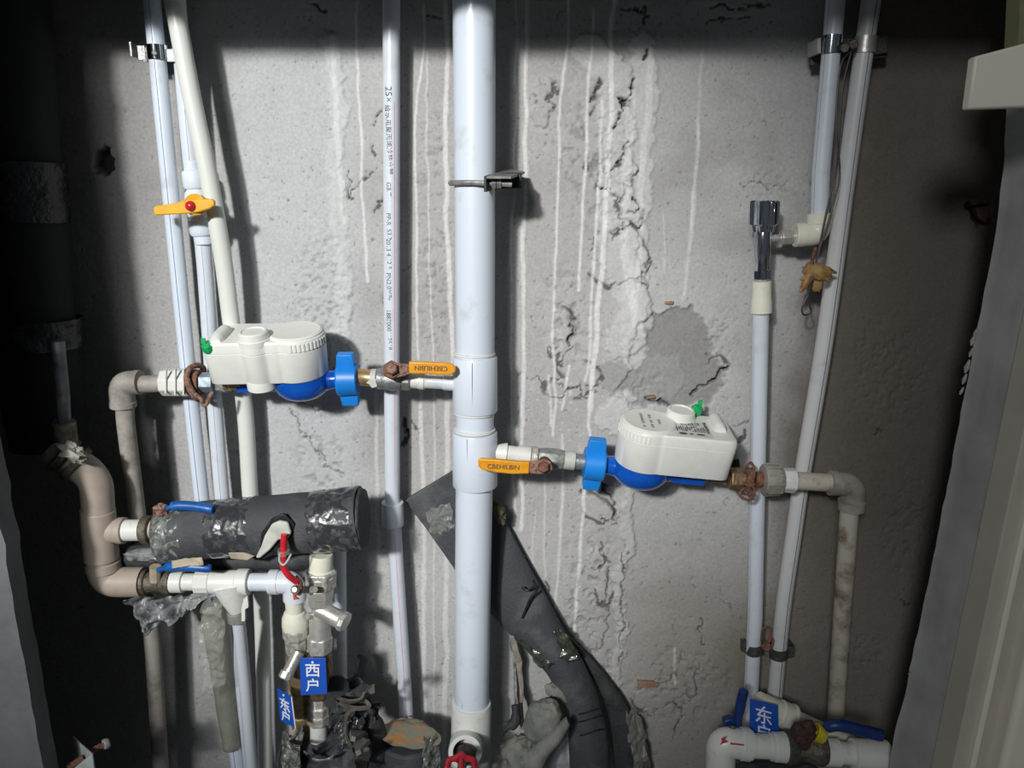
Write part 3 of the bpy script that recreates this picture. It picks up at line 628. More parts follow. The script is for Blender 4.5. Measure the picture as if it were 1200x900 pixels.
# ================================================================ WATER METERS
def meter(label, at, slope, flip, u, tiltd, printed):
    """local axes: x along the pipe to the square end, y away from the viewer, z up; unit = one pixel there"""
    t = thing('water_meter', label, 'water meter', at, 'water meters'); base = V(at)
    rot = Matrix.Rotation(-slope, 4, 'Y') @ Matrix.Rotation(math.radians(tiltd), 4, 'X') @ Matrix.Rotation(math.pi if flip else 0, 4, 'Z')
    T_ = Matrix.Translation(base) @ rot @ Matrix.Scale(u, 4)
    def W(x, y, z): return T_ @ Vector((x, y, z))
    def rad(a, grow=0, bump=True):
        c, s = math.cos(a), math.sin(a); o = (-6, 0); best = 0
        def disc(cx, cy, r):
            dx, dy = o[0] - cx, o[1] - cy; b = dx * c + dy * s; q = b * b - (dx * dx + dy * dy - r * r)
            return -b + math.sqrt(q) if q > 0 else 0
        best = max(best, disc(-34, 0, 35 + grow))
        x0, x1, y0, y1 = -20, 67 + grow, -34 - grow, 34 + grow
        tx = ((x1 if c > 0 else x0) - o[0]) / c if abs(c) > 1e-6 else 1e9; ty = ((y1 if s > 0 else y0) - o[1]) / s if abs(s) > 1e-6 else 1e9
        best = max(best, min(tx, ty)) if c > -.4 else best
        if bump: best = max(best, disc(8, 24, 17 + grow))
        return best
    N = 144
    def ring(z, sc=1.0, grow=0, flare=0):
        rs = [rad(2 * math.pi * i / N, grow) for i in range(N)]
        for _ in range(2): rs = [(rs[i - 1] + 2 * rs[i] + rs[(i + 1) % N]) / 4 for i in range(N)]
        return [W(-6 + math.cos(2 * math.pi * i / N) * rs[i] * sc, math.sin(2 * math.pi * i / N) * rs[i] * sc, z) for i in range(N)]
    cov = obj('cover', MB().rings([ring(12, .955), ring(13, .97), ring(49, .998), ring(50, 1.0), ring(50.2, .975), ring(51.2, .975), ring(51.4, 1.0), ring(61, 1.0), ring(63.5, .985), ring(64.5, .955), ring(64.5, .9)]), box, t, smooth=38)
    # raised rim of the round end, cap, bar, recess
    def cyl(cx, cy, prof, seg=36): return MB().rings([[W(cx + math.cos(2 * math.pi * i / seg) * r, cy + math.sin(2 * math.pi * i / seg) * r, z) for i in range(seg)] for z, r in prof])
    obj('lid_disc', cyl(-34, 0, [(60, 33.5), (66, 32.5), (67.5, 30), (67.2, 28), (67.4, 5)], 56), box, cov)
    obj('cap', cyl(8, 22, [(60, 19), (66, 19), (67, 18), (74, 17), (75.5, 15.5), (75.5, 13.5), (74.2, 13), (74.2, 2)]), box, cov)
    obj('lower_boss', cyl(8, 23, [(2, 15.5), (3, 17), (14, 17), (18, 16)]), box, cov)
    def rbar():
        rg = []
        for k_ in range(9):
            yy = -10 + k_ * 5; s_ = .8 if k_ in (0, 8) else 1
            rg.append([W(51 + dx * s_, yy, 62 + dz * s_) for dx, dz in [(-8, 0), (-7.5, 6), (-5, 10), (0, 12), (5, 10), (7.5, 6), (8, 0)]])
        return MB().rings(rg)
    obj('ridge_bar', rbar(), box, cov, smooth=50)
    mb = MB()
    for i in range(-5, 6):
        a = math.pi + (.75 if not flip else -.75) + i * .14 if False else math.pi * (1.25 if not flip else .75) + i * .14
        cxx, cyy = -34 + math.cos(a) * 35.0, math.sin(a) * 35.0; n_ = Vector((math.cos(a), math.sin(a), 0)); sd_ = Vector((-n_.y, n_.x, 0))
        c_ = Vector((cxx, cyy, 57)); vs = [c_ + sd_ * sx * 1.1 + n_ * nx2 + Vector((0, 0, zz)) for sx in (-1, 1) for nx2 in (-1, .9) for zz in (-5, 4)]
        mb.add([T_ @ q for q in vs], [(0, 1, 3, 2), (4, 6, 7, 5), (0, 4, 5, 1), (2, 3, 7, 6), (0, 2, 6, 4), (1, 5, 7, 3)])
    obj('lid_teeth', mb, box, cov, kind='stuff')
    a_ = Vector((-34 + math.cos(math.pi * 1.05) * 34, math.sin(math.pi * (1.03 if not flip else -1.03)) * 34, 0))
    # seal
    sx, sy, sz = (30, 33, 66) if not flip else (60, 31, 53)
    obj('seal_body', MB().lathe(W(sx, sy, sz), W(sx, sy, sz + 12), [(0, 5 * u), (.3, 7 * u), (.7, 7.5 * u), (1, 4 * u)], 14), green, t)
    obj('seal_tab', MB().box(W(sx + 3, sy + 2, sz + 15), (5 * u, 2 * u, 7 * u)), green, t)
    obj('seal_wire', MB().tube([W(sx - 2, sy - 3, sz), W(sx - 10, sy + 1, sz + 5), W(sx - 16, sy, sz)], .0006, 5), steel, t)
    # blue body: bowl, square-end outlet, neck to the wing nut
    def bowl():
        rg = []; K = 14
        for i in range(K + 1):
            th = math.pi * i / K / 2; z = -24 * math.cos(th) + 2; r = 36 * math.sin(th) ** .75
            rg.append([W(-34 + math.cos(2 * math.pi * j / 40) * max(r, .5), math.sin(2 * math.pi * j / 40) * max(r, .5) * .92, z) for j in range(40)])
        rg.append([W(-34 + math.cos(2 * math.pi * j / 40) * 33, math.sin(2 * math.pi * j / 40) * 31, 13) for j in range(40)])
        return MB().rings(rg)
    body = obj('meter_body', bowl(), blue, t, smooth=60)
    L_ = -88
    obj('inlet_neck', MB().tube([W(-22, 0, -1), W(-55, 0, -1), W(-66, 0, 1), W(-74, 0, 1.5), W(L_, 0, 1.5)], [17 * u, 17 * u, 12.5 * u, 11.5 * u, 11.5 * u], 24), blue, body)
    obj('outlet_neck', MB().tube([W(-20, 0, -1), W(20, 0, -1), W(44, 0, -1)], [14 * u, 9.5 * u, 9 * u], 24).box(W(26, 0, -1), (40 * u, 18 * u, 20 * u), rot.to_3x3().to_4x4()), blue, body, bevel=.001)
    obj('drip_nub', MB().tube([W(16, -3, -8), W(16, -3, -14)], [3.6 * u, 2.2 * u], 10), blue, body)
    # two-winged coupling nut
    wx = -91
    wn = MB().rings([[W(wx + dx, math.cos(a) * r, 1.5 + math.sin(a) * r) for a in [2 * math.pi * j / 32 for j in range(32)]] for dx, r in [(-13, 15), (-12.5, 20), (11, 21), (12.5, 19), (12.5, 13)]])
    wo = obj('wing_nut', wn, lblue, t, bevel=.001)
    for s_ in (1, -1):
        q = MB(); sec = [(17 * s_, 11), (24 * s_, 11), (33.5 * s_, 10), (34.5 * s_, 9)]
        rg = []
        for z_, hw_ in sec: rg.append([W(wx + a * hw_, b * (7 if abs(z_) < 33 else 6), 1.5 + z_) for a, b in ((-1, -1), (1, -1), (1, 1), (-1, 1))])
        q.rings(rg); obj('wing', q, lblue, wo, smooth=20, bevel=.0012)
    if printed:
        lab = MB().add([W(*p) for p in [(-5, -28, 64.9), (38, -28, 64.9), (38, 12, 64.9), (-5, 12, 64.9)]], [(0, 1, 2, 3)])
        lo = obj('label_sticker', lab, mat('label_paper', (.60, .60, .57), .6), cov)
        q = MB()
        def bar(x0, x1, y0, y1): q.add([W(x0, y0, 65.3), W(x1, y0, 65.3), W(x1, y1, 65.3), W(x0, y1, 65.3)], [(0, 1, 2, 3)])
        rs_ = random.Random(5)
        for r_, (y0, y1, x0, x1) in enumerate([(-17, -2, -3, 31), (0, 8, 5, 27)]):
            x_ = x0
            while x_ < x1:
                wd = rs_.uniform(.9, 2.4); 
                for yy in np.linspace(y0, y1, 5)[:-1]:
                    if rs_.random() > .12: bar(x_, x_ + wd, yy, yy + (y1 - y0) / 4 * rs_.uniform(.6, .95))
                x_ += wd + rs_.uniform(.5, 1.2)
        for yy in range(-18, 11, 2):
            bar(33, 33 + rs_.uniform(2.5, 4.5), yy, yy + 1.3)
        obj('label_print', q, ink, lo, kind='stuff')
        q = MB()
        for cx_, w_, h_ in ((3, 5, 2.6), (13, 2.6, 1.4), (24, 5.6, 1.8)):
            q.add([W(cx_ + math.cos(a) * w_, -23.5 + math.sin(a) * h_, 65.3) for a in [2 * math.pi * j / 20 for j in range(20)]], [tuple(range(20))])
        obj('label_mark', q, ink, lo)
        q = MB()
        for cx_ in (-44, -34, -24):
            yy = -20
            while yy < 16:
                h = rs_.uniform(2, 5)
                if rs_.random() > .25 and not (cx_ == -24 and not -12 < yy < 6): q.add([W(cx_, yy, 68), W(cx_ + rs_.uniform(2, 4.5), yy, 68), W(cx_ + 3, yy + h * .5, 68), W(cx_, yy + h * .6, 68)], [(0, 1, 2, 3)])
                yy += h
        obj('lid_print', q, inkg, cov, kind='stuff')
    return t
uR = M(1, 535, .075)
meter('blue-bodied water meter with white cover left of the thick riser, green seal at front', P(322, 447, .075), math.radians(1), True, M(1, 440, .075) * .95, 11, False)
meter('blue-bodied water meter with white cover right of the thick riser, barcode sticker on top', P(782, 552.5, .075), math.radians(-5.5), False, uR * .955, 9, True)
st = thing('brass_nipple', 'short bright brass nipple beside the blue wing nut of the left meter', 'pipe fitting', P(426, 452, .075))
obj('nipple_body', LP((418, 441.5, .075), (436, 443, .075), [(416, 22), (419, 22), (421, 20), (435, 20)]), brass, st)

# ================================================================ LEFT VALVE AND CLAMP
v = thing('butterfly_ball_valve', 'small white valve with flat yellow handle and red centre on upper left pipes', 'valve', P(232, 280, .05))
va, vb = (224.6, 190, .036), (240.5, 292, .036)
obj('union_nut', LP(va, vb, [(189, 17), (190, 19), (199, 19), (200, 24), (202, 26.5), (218, 27), (221, 24), (222, 18)], 20, 'y'), riserm, v, bevel=.0006)
obj('valve_body', LP(va, vb, [(221, 20), (225, 26), (232, 29), (248, 29), (256, 24)], 24, 'y'), riserm, v)
obj('union_nut', LP(va, vb, [(255, 20), (256, 27), (259, 29), (272, 28.5), (276, 25), (276.5, 22), (286, 21.5), (287, 18)], 20, 'y'), riserm, v, bevel=.0006)
hd = obj('handle', MB().prism([(179, 244), (182, 241.5), (205, 238), (218, 234), (230, 233.5), (248, 233), (251, 236), (251, 241), (246, 244.5), (232, 249), (220, 250.5), (200, 251.5), (182, 252.5), (180, 250)], .092, .006), yel2, v, bevel=.0016, bseg=3)
obj('handle_hub', MB().lathe(P(229, 240, .06), P(229, 239.5, .088), [(0, .010), (.55, .010), (.6, .0125), (1, .0125)], 24), yel2, v)
obj('handle_crown', MB().prism([(217, 236), (220, 231), (227, 228), (235, 229), (239, 233), (238, 248), (233, 252), (222, 252)], .086, .008), yel2, v, bevel=.001)
obj('red_button', MB().lathe(P(223.5, 241.5, .090), P(223.5, 241.3, .0975), [(0, .0062), (.5, .006), (.85, .004), (1, .0008)], 24), redp, v)

def saddle(cx, cy, d, rad, wpx, tilt=0):
    """half band around the front of a pipe"""
    c = P(cx, cy, d); h = M(wpx, cy, d); rg = []
    for i in range(17):
        a = math.pi * (1 + i / 16); rr_ = rad + .0004
        q = c + Vector((rr_ * math.cos(a), rr_ * math.sin(a), tilt * rr_ * math.cos(a))); n_ = Vector((math.cos(a), math.sin(a), 0))
        rg.append([q + Vector((0, 0, -h / 2)), q + n_ * .0014 + Vector((0, 0, -h / 2)), q + n_ * .0014 + Vector((0, 0, h / 2)), q + Vector((0, 0, h / 2))])
    return MB().rings(rg)
cl = thing('pipe_clamp', 'shiny steel saddle clamp on the leftmost white pipe near the top', 'pipe clamp', P(185, 70, .0))
obj('saddle', saddle(184.5, 62, .045, rA + .0002, 16), chrome, cl)
obj('ear', MB().box(P(166, 62, .046), (.009, .0016, M(16, 62, .05))), zinc, cl, bevel=.0004)
obj('ear', MB().box(P(203, 65, .046), (.016, .0016, M(14, 62, .05))), zinc, cl, bevel=.0004)
obj('back_strap', MB().box(P(197, 64, .03), (.06, .002, M(15, 62, .03))).box(P(165, 62, .025), (.002, .05, M(15, 62, .03))), zinc, cl)
obj('screw', MB().lathe(P(181, 62, .058), P(181, 62, .062), [(0, .003), (1, .002)], 10), steel, cl)

# ================================================================ RIGHT GROUP
r1 = thing('water_pipe', 'short white pipe at upper right ending in a cream elbow', 'pipe', P(960, 290, .05), 'white riser pipes')
q1 = [(981, -20, .05), (962, 200, .05), (960, 258, .05)]; rr1 = M(21, 120, .05) / 2
obj('tube', MB().tube(q1, rr1, 28), white, r1); stripe(q1, rr1, -.62, gstripe, r1, wd=.0005)
el = thing('cream_elbow', 'cream plastic elbow joining the short upper right pipe to the chrome valve', 'pipe fitting', P(955, 290, .05))
obj('elbow_bend', MB().tube(rnd([(960, 252, .05), (959, 275, .05), (931, 275.5, .05)], .011, 8), M(26, 265, .05) / 2, 28), cream, el)
mb = LP((960.3, 245, .05), (959.6, 262, .05), [(250, 22), (250.3, 28.5), (262, 28.5), (262.5, 26)], key='y'); LP((928, 275.5, .05), (945, 275, .05), [(932, 20), (932.3, 28), (942, 28), (942.5, 26)], mb=mb)
obj('socket_rim', mb, cream, el)
obj('thread', LP((900, 279, .05), (935, 277, .05), [(926, 12), (934, 12)]), steel, el)
av = thing('angle_valve', 'chrome angle stop valve with fluted handle at upper right', 'valve', P(893, 330, .05))
va, vb = (895, 235, .05), (893, 332, .05)
def flute():
    a, b = P(896, 235, .05), P(894.5, 272, .05); rg = []
    for k_, s_ in [(0, .86), (.04, 1), (.75, 1), (.8, .8), (1, .72)]:
        c = a.lerp(b, k_); rg.append([c + Vector((math.cos(t_), math.sin(t_), 0)) * M(15.5, 250, .05) * s_ * (1 + (.14 if math.cos(6 * t_) > 0 else -.12)) for t_ in [2 * math.pi * j / 48 for j in range(48)]])
    return MB().rings(rg)
obj('handle', flute(), chrome, av, smooth=30, bevel=.0006)
obj('valve_body', LP(va, vb, [(266, 18), (268, 20), (300, 20), (302, 18.5), (316, 18), (317, 16)], 32, 'y'), chrome, av)
obj('outlet_nut', LP(va, vb, [(315, 18), (316, 22), (327, 22), (328, 17), (331, 17)], 6, 'y', ph=.3), chrome, av, smooth=20, bevel=.0008)
obj('side_thread', LP((898, 280, .05), (935, 277, .05), [(899, 8.5), (917, 8.5)]), steel, av)
obj('side_nut', LP((898, 280, .05), (935, 277, .05), [(914.5, 14), (915.5, 18), (926.5, 18), (927.5, 14)], 6), steel, av, smooth=20, bevel=.0008)
r3 = thing('water_pipe', 'slim white pipe hanging below the chrome angle valve', 'pipe', P(879, 840, .035), 'white riser pipes')
q3 = [(892, 350, .05), (891, 400, .045), (885, 720, .035), (878, 850, .035)]; rr3 = M(18.5, 450, .04) / 2
obj('tube', MB().tube(q3, rr3, 28), white, r3); stripe(q3, rr3, -.72, gstripe, r3, wd=.0005)
obj('coupling', LP((893, 325, .05), (892, 372, .049), [(329, 18), (329.5, 22), (347, 22.5), (353, 24), (366, 24.5), (367.5, 20)], 32, 'y'), cream, r3)
q2 = [(1024, -20, .045), (1012, 62, .045), (993, 200, .04), (967, 395, .035), (941, 552, .03), (930, 628, .03), (917, 720, .03), (905, 850, .03)]
gwhite = mat('greyish_white_pipe', (.60, .60, .60), .36, col2=(.44, .43, .42), scale=22, mix=(.55, .78))
r2, rr2 = simple_pipe('water_pipe', 'longest slanting white pipe of the right group with a dark line', q2, 20, gwhite, [(.55, gstripe, .0007)], wpy=330)
cr = thing('pipe_clamp', 'shiny double saddle clamp holding two white pipes at top right', 'pipe clamp', P(995, 70, 0))
obj('saddle', saddle(974, 53, .05, rr1, 20), chrome, cr); obj('saddle', saddle(1013.5, 53, .045, rr2, 18), steel, cr)
obj('back_strap', MB().prism([(950, 48), (1041, 42), (1041, 66), (950, 76)], .028, .002), clampd, cr)
obj('ear', MB().prism([(958, 45), (962, 44), (962, 62), (958, 62)], .056, .03), steel, cr); obj('ear', MB().prism([(1025, 44), (1039, 44), (1041, 62), (1026, 64)], .035, .02), clampd, cr, bevel=.001)
obj('bridge', MB().prism([(985, 46), (1006, 45), (1006, 61), (985, 61)], .048, .002), clampd, cr)
for (x_, y_) in ((991, 55), (1001, 51)): obj('bolt', MB().lathe(P(x_, y_, .045), P(x_ - 1, y_ + 1, .068), [(0, .003), (.5, .003), (.52, .0058), (1, .005)], 6), dirtym, cr)
cb = thing('pipe_clamp', 'dull corroded double clamp low on the two right pipes', 'pipe clamp', P(905, 775, 0))
obj('saddle', saddle(884.5, 759, .035, rr3, 13, .2), clampd, cb); obj('saddle', saddle(913, 764, .03, rr2, 13, .1), clampd, cb)
obj('ear', MB().prism([(868, 749), (877, 753), (877, 767), (868, 763)], .035, .002), clampd, cb); obj('ear', MB().prism([(922, 758), (931, 758), (931, 771), (922, 772)], .036, .02), clampd, cb, bevel=.001)
obj('bridge', MB().prism([(893, 757), (905, 758), (905, 770), (893, 768)], .034, .002), clampd, cb)
obj('bolt', MB().lathe(P(899, 761, .03), P(899, 758, .06), [(0, .004), (.6, .004), (.62, .0065), (1, .006)], 6), rust, cb)
obj('tie_wire', MB().tube(dens([(892, 752, .045), (894, 737, .045), (900, 738, .05), (903, 750, .055), (893, 757, .058), (901, 762, .058), (906, 752, .05), (903, 747, .045)], 5), .0016, 6), rust, cb)
obj('hanging_strip', MB().prism([(896, 757), (901, 757), (902, 779), (898, 779)], .05, .002), tanp if 0 else zinc, cb)
tw = thing('tie_wire', 'thin twisted dark wire hanging down between the two upper right pipes', 'wire', P(946, 370, .06))
wp = [(998, 60, .065), (988, 100, .068), (984, 150, .07), (979, 200, .07), (967, 255, .072), (958, 300, .072), (952, 325, .072), (947, 345, .07), (940, 360, .07), (942, 369, .07), (950, 365, .07), (947, 350, .07), (951, 330, .072)]
obj('strand', MB().tube(dens(wp, 5), .0012, 6), wirem, tw)
obj('strand', MB().tube(dens([(1001, 58, .065), (985, 78, .068), (980, 150, .072), (984, 205, .072), (972, 255, .074), (961, 290, .074), (955, 315, .074)], 5), .0011, 6), wirem, tw)
obj('rust_coat', MB().tube(dens([(956, 290, .074), (953, 300, .075), (951, 312, .075)], 4), .0022, 6), rust, tw)
def rag(mb, cx, cy, d, rx, ry, rz, seed, amp=.35, fr=60, n=28, mtx=None):
    c = P(cx, cy, d); rg = []
    for i in range(n + 1):
        th = math.pi * i / n; row = []
        for j in range(n):
            a = 2 * math.pi * j / n; q = Vector((math.sin(th) * math.cos(a), math.sin(th) * math.sin(a), math.cos(th)))
            s = 1 + amp * (nz(q, fr * rx, seed) + .7 * (ridge(q, fr * rx * 1.7, seed + 3) - .6)); q = Vector((q.x * rx * s, q.y * ry * s, q.z * rz * s))
            if mtx: q = mtx @ q
            row.append(c + q)
        rg.append(row)
    return mb.rings(rg)
mb = MB(); rag(mb, 958, 318, .072, .019, .009, .010, 2, .28, 70, 22, Matrix.Rotation(.25, 3, 'Y')); rag(mb, 946, 328, .074, .006, .005, .014, 5, .5, 160, 14, Matrix.Rotation(.4, 3, 'Y')); rag(mb, 959, 333, .068, .006, .005, .010, 7, .4, 160, 14)
mb.tube([(943, 326, .076), (938, 328, .076)], [.003, .0015], 8).tube([(970, 316, .072), (980, 320, .07)], [.004, .0015], 8)
tag_ = obj('tan_rag', mb, tanr, smooth=60, label='knotted tan rag tied on the twisted wire at right', cat='rag')

# ================================================================ LOWER LEFT GROUP
DF = .125
bp_ = thing('beige_pipework', 'thick beige pipe with elbows and tee at lower left', 'pipe', P(125, 700, DF))
rb_ = M(35.5, 600, DF) / 2
obj('tube', MB().tube(rnd([(80, 537, DF + .01), (113, 560, DF), (117, 640, DF), (123, 682, DF), (168, 682, DF)], .019, 10), rb_, 32), beige, bp_)
mb = LP((114, 590, DF), (119, 660, DF), [(597, 34), (598, 38), (654, 39), (655, 34)], 32, 'y')
LP((118, 622, DF), (160, 621.5, DF), [(118, 28), (138, 29), (139, 31), (146.5, 31), (147, 26)], 28, mb=mb); obj('tee', mb, beige, bp_, bevel=.0008)
mb = LP((119, 650, DF), (122, 672, DF), [(657, 35), (658, 38.5), (667, 38.5), (668, 35)], 32, 'y'); LP((140, 682, DF), (160, 682, DF), [(140, 30), (141, 32), (149, 31), (149.5, 27)], 28, mb=mb); obj('elbow_rim', mb, beige, bp_)
for (x_, y_, a_) in ((113.5, 596, 36), ): obj('glue_bead', LP((113, 590, DF), (114, 602, DF), [(594.5, 33), (595.5, 36.5), (597, 36.5), (598, 34)], 32, 'y'), tanp, bp_)
fl = thing('flange_joint', 'crusted flange joint joining the black pipe to the beige pipe', 'pipe fitting', P(80, 545, DF))
fa, fbb = (62, 524, DF + .012), (105, 556, DF + .004)
obj('flange', LP(fa, fbb, [(70, 34), (71, 46), (78, 47), (79, 36), (84, 36), (85, 46), (91, 45), (92, 36)], 28), dirtym, fl, bevel=.001)
obj('nut_ring', LP(fa, fbb, [(60, 30), (64, 36), (72, 36)], 8), greyp, fl, smooth=20)
mb = MB(); rag(mb, 86, 531, DF + .03, .016, .01, .010, 11, .6, 120, 20, Matrix.Rotation(.5, 3, 'Y')); obj('sealant', mb, greyp, fl, smooth=60)
sp_ = thing('silver_pipe_stub', 'dark metal pipe stub rising from the crusted flange at far left', 'pipe', P(74, 520, DF))
obj('tube', MB().tube([(68, 400, .15), (74, 460, .15), (77, 522, .14)], M(14, 480, .15) / 2, 20), mat('aged_galvanised', (.12, .13, .14), .4, .5, col2=(.04, .04, .045), scale=30), sp_)
obj('sleeve', MB().tube([(75, 495, .147), (78, 520, .141)], M(25, 500, .15) / 2, 20), dirtym, sp_)
# black wrapped pipe at far left
bk = thing('black_wrapped_pipe', 'tall black insulated pipe with wrinkled plastic bands at the far left edge', 'insulated pipe', P(60, 470, .12))
obj('insulation', MB().tube(dens([(4, -30, .065), (18, 150, .065), (32, 300, .065), (46, 420, .065), (58, 520, .065)], 8), M(86, 300, .065) / 2, 36, fn=lambda t, a, p: 1 + .05 * nz(p, 25, 1) + (.05 * ridge(p, 60, 2) if .3 < t < .45 or t > .75 else 0)), blackw, bk, smooth=60)
bandm = mat('black_wrinkled_film', (.003, .004, .0045), .3, col2=(.012, .014, .015), scale=90, coat=.15, bump=1.0, bscale=200)
mb = MB(); mb.tube(dens([(22, 190, .067), (25, 215, .067), (29, 258, .067)], 8), M(90, 220, .067) / 2, 40, fn=lambda t, a, p: 1 + .10 * ridge(Vector((p.x + math.cos(a) * .06, a * .02, p.z)), 90, 4) * .8, cap=False)
obj('plastic_band', mb, bandm, bk, smooth=60); mb = MB()
mb.tube(dens([(42, 372, .067), (46, 405, .067)], 8), M(90, 380, .067) / 2, 40, fn=lambda t, a, p: 1 + .12 * ridge(Vector((p.x + math.cos(a) * .05, a * .02, p.z)), 90, 6), cap=False)
obj('plastic_band', mb, bandm, bk, smooth=60)
# upper valve line (mostly under the insulation)
uv = thing('insulated_valve', 'upper blue lever valve wrapped in film at the left end of foam tube', 'valve', P(180, 638, DF))
ua, ub2 = (147, 621.5, DF), (215, 620, DF)
obj('white_nipple', LP(ua, ub2, [(147, 25), (169, 25)]), fitting, uv)
obj('clamp_ring', LP(ua, ub2, [(167, 28), (168, 33), (177, 33.5), (178, 28)]), dirtym, uv, bevel=.001)
obj('valve_body', LP(ua, ub2, [(177, 24), (190, 25), (196, 27), (205, 27)], 20), tanp, uv)
obj('stem', MB().tube([(187, 605, DF), (187, 597, DF + .01)], .008, 10), rust, uv)
mb = MB(); rag(mb, 189, 598, DF + .012, .009, .007, .009, 4, .5, 200, 16); obj('stem_rust', mb, rustw, uv)
obj('lever', MB().tube(dens([(196, 596, DF + .02), (205, 593, DF + .02), (225, 593, DF + .02), (250, 597, DF + .022)], 5), [.0030] * 4 + [.0062] * 11 + [.005], 12, fn=lambda t, a, p: 1), blue3, uv)
# foam tube
ft = thing('foam_pipe_insulation', 'thick horizontal charcoal foam tube bound with shiny film at lower left', 'pipe insulation', P(310, 655, DF))
fpts = dens([(192, 627, DF), (250, 620, DF), (320, 615, DF), (380, 611, DF), (424, 606, DF)], 8)
rf = M(66, 615, DF) / 2
def tubefn(t, a, p):
    sq = 1 + .12 * t + .03 * nz(p + Vector((0, math.cos(a), math.sin(a))) * .03, 35, 2)
    for c_ in (.07, .34, .80): sq -= .05 * math.exp(-((t - c_) / .05) ** 2)
    return sq
obj('foam_tube', MB().tube(fpts, rf, 44, fn=tubefn), foam, ft, smooth=50)
obj('foam_end', MB().tube([(423, 606.2, DF), (427, 606, DF)], rf * 1.05, 60, fn=lambda t, a, p: 1.0 + .10 * nz((math.cos(a), math.sin(a), 0), 4)), foamd, ft, smooth=40, bevel=.001)
def band(t0, t1, seed, m, amp=.10):
    i0, i1 = int(t0 * (len(fpts) - 1)), int(t1 * (len(fpts) - 1)) + 1
    a, b = V(fpts[i0]), V(fpts[min(i1, len(fpts) - 1)]); n = 22
    pts = [a.lerp(b, i / n) for i in range(n + 1)]
    def fn(t, an, p):
        e = 1 if .04 < t < .96 else .97
        return (1.02 + .12 * (t0 + (t1 - t0) * t) - .03 + amp * .5 * (ridge(Vector((p.x * 1.2, math.cos(an) * .033, math.sin(an) * .033)) + Vector((0, t * .012, 0)), 75, seed) - .45)) * e
    return MB().tube(pts, rf, 64, cap=False, fn=fn)
obj('film_band', band(.0, .13, 3, tapel, .16), tapel, ft, smooth=70, solid=.0004); obj('film_band', band(.27, .42, 5, tape), tape, ft, smooth=70, solid=.0004); obj('film_band', band(.70, .99, 8, tape, .12), tape, ft, smooth=70, solid=.0004)
lf = thing('foam_offcut', 'darker foam strip tucked under the thick charcoal foam tube', 'pipe insulation', P(300, 668, .14))
obj('strip', MB().tube(dens([(150, 652, .10), (210, 650, .10), (280, 655, .10), (340, 655, .10), (372, 650, .10)], 5), M(34, 650, .14) / 2, 24, fn=lambda t, a, p: .9 + .15 * nz(p, 40)), foamd, lf, smooth=60)
mb = MB(); rag(mb, 178, 650, .115, .035, .012, .008, 12, .25, 50, 24); obj('film_scrap', mb, filmg, lf, smooth=60)
# crumpled sheet helper
def sheet(name, crn, m, label=None, cat=None, parent=None, nu=40, nv=40, amp=.01, fr=40, seed=0, solid=.0005, edge=.0, bulge=0.0):
    p = [V(c) for c in crn]
    def fn(u, v):
        uu = u + edge * nz((v, 0, 1), 5, seed) * (1 if u in (0, 1) else 1) * (u - .5) * 2; vv = v + edge * nz((u, 1, 0), 5, seed + 1) * (v - .5) * 2
        q = p[0] * (1 - uu) * (1 - vv) + p[1] * uu * (1 - vv) + p[2] * uu * vv + p[3] * (1 - uu) * vv
        k_ = (ridge(q, fr, seed) - .5) + .5 * (ridge(q, fr * 2.3, seed + 4) - .5)
        q.y -= amp * k_ + bulge * math.sin(math.pi * u); q.x += amp * .4 * nz(q, fr, seed + 8); return q
    return obj(name, MB().grid(fn, nu, nv), m, parent, smooth=70, solid=solid, label=label, cat=cat)
# white paper in the slit, tan tapes
obj('white_lining', MB().prism([(299, 654), (306, 640), (310, 628), (318, 615), (327, 611), (337, 613), (341, 625), (337, 632), (326, 633), (316, 645), (304, 655)], DF + rf + .011, .006), paper, ft, bevel=.002)
obj('slit', MB().prism([(304, 645), (306, 625), (318, 608), (332, 602), (345, 614), (343, 628), (330, 640), (322, 650), (308, 656)], DF + rf + .0035, .004), iron, ft, bevel=.001)
sheet('tan_tape', [(202, 656, DF + .034), (238, 652, DF + .034), (239, 662, DF + .04), (203, 665, DF + .042)], tanp, 'scrap of tan tape above the lower blue lever', 'tape', amp=.004, nu=16, nv=10, solid=.0012)
obj('tape_tail', MB().prism([(267, 648), (285, 648), (298, 652), (290, 657), (270, 655)], DF + .036, .003), tanp, ft, bevel=.001)
# red handle
rh = thing('red_handle_valve', 'red lever handle with clear rings hanging in front of the foam tube', 'valve handle', P(340, 685, DF + .05))
obj('grip', MB().tube(dens([(333, 626, 0.177), (332.5, 640, 0.179), (332, 656, 0.180), (332, 664, 0.179), (338, 674, 0.177), (348, 682, 0.170)], 5), M(7.6, 650, 0.175) / 2, 14), redp, rh)
for yy in (645, 648): obj('clear_ring', MB().tube([P(332, yy, 0.179) + Vector((math.cos(a) * .0058, math.sin(a) * .0058, .001 * math.sin(a))) for a in [i * math.pi / 8 for i in range(17)]], .0015, 8), greycup if 0 else film, rh)
obj('clear_loop', MB().tube(dens([(328, 648, 0.183), (327.5, 657, 0.184), (332, 662, 0.185), (337, 657, 0.184), (341, 649, 0.182)], 4), .0013, 6), mat('pale_tie', (.4, .5, .46), .4), rh)
obj('bracket_strap', MB().tube(dens([(346, 676, 0.167), (352, 684, 0.167), (350, 696, 0.165)], 4), .0035, 8), rust, rh)
obj('bolt_head', MB().lathe(P(347, 691, 0.165), P(345, 691, 0.177), [(0, .0058), (.6, .0058), (1, .003)], 8), steel, rh)
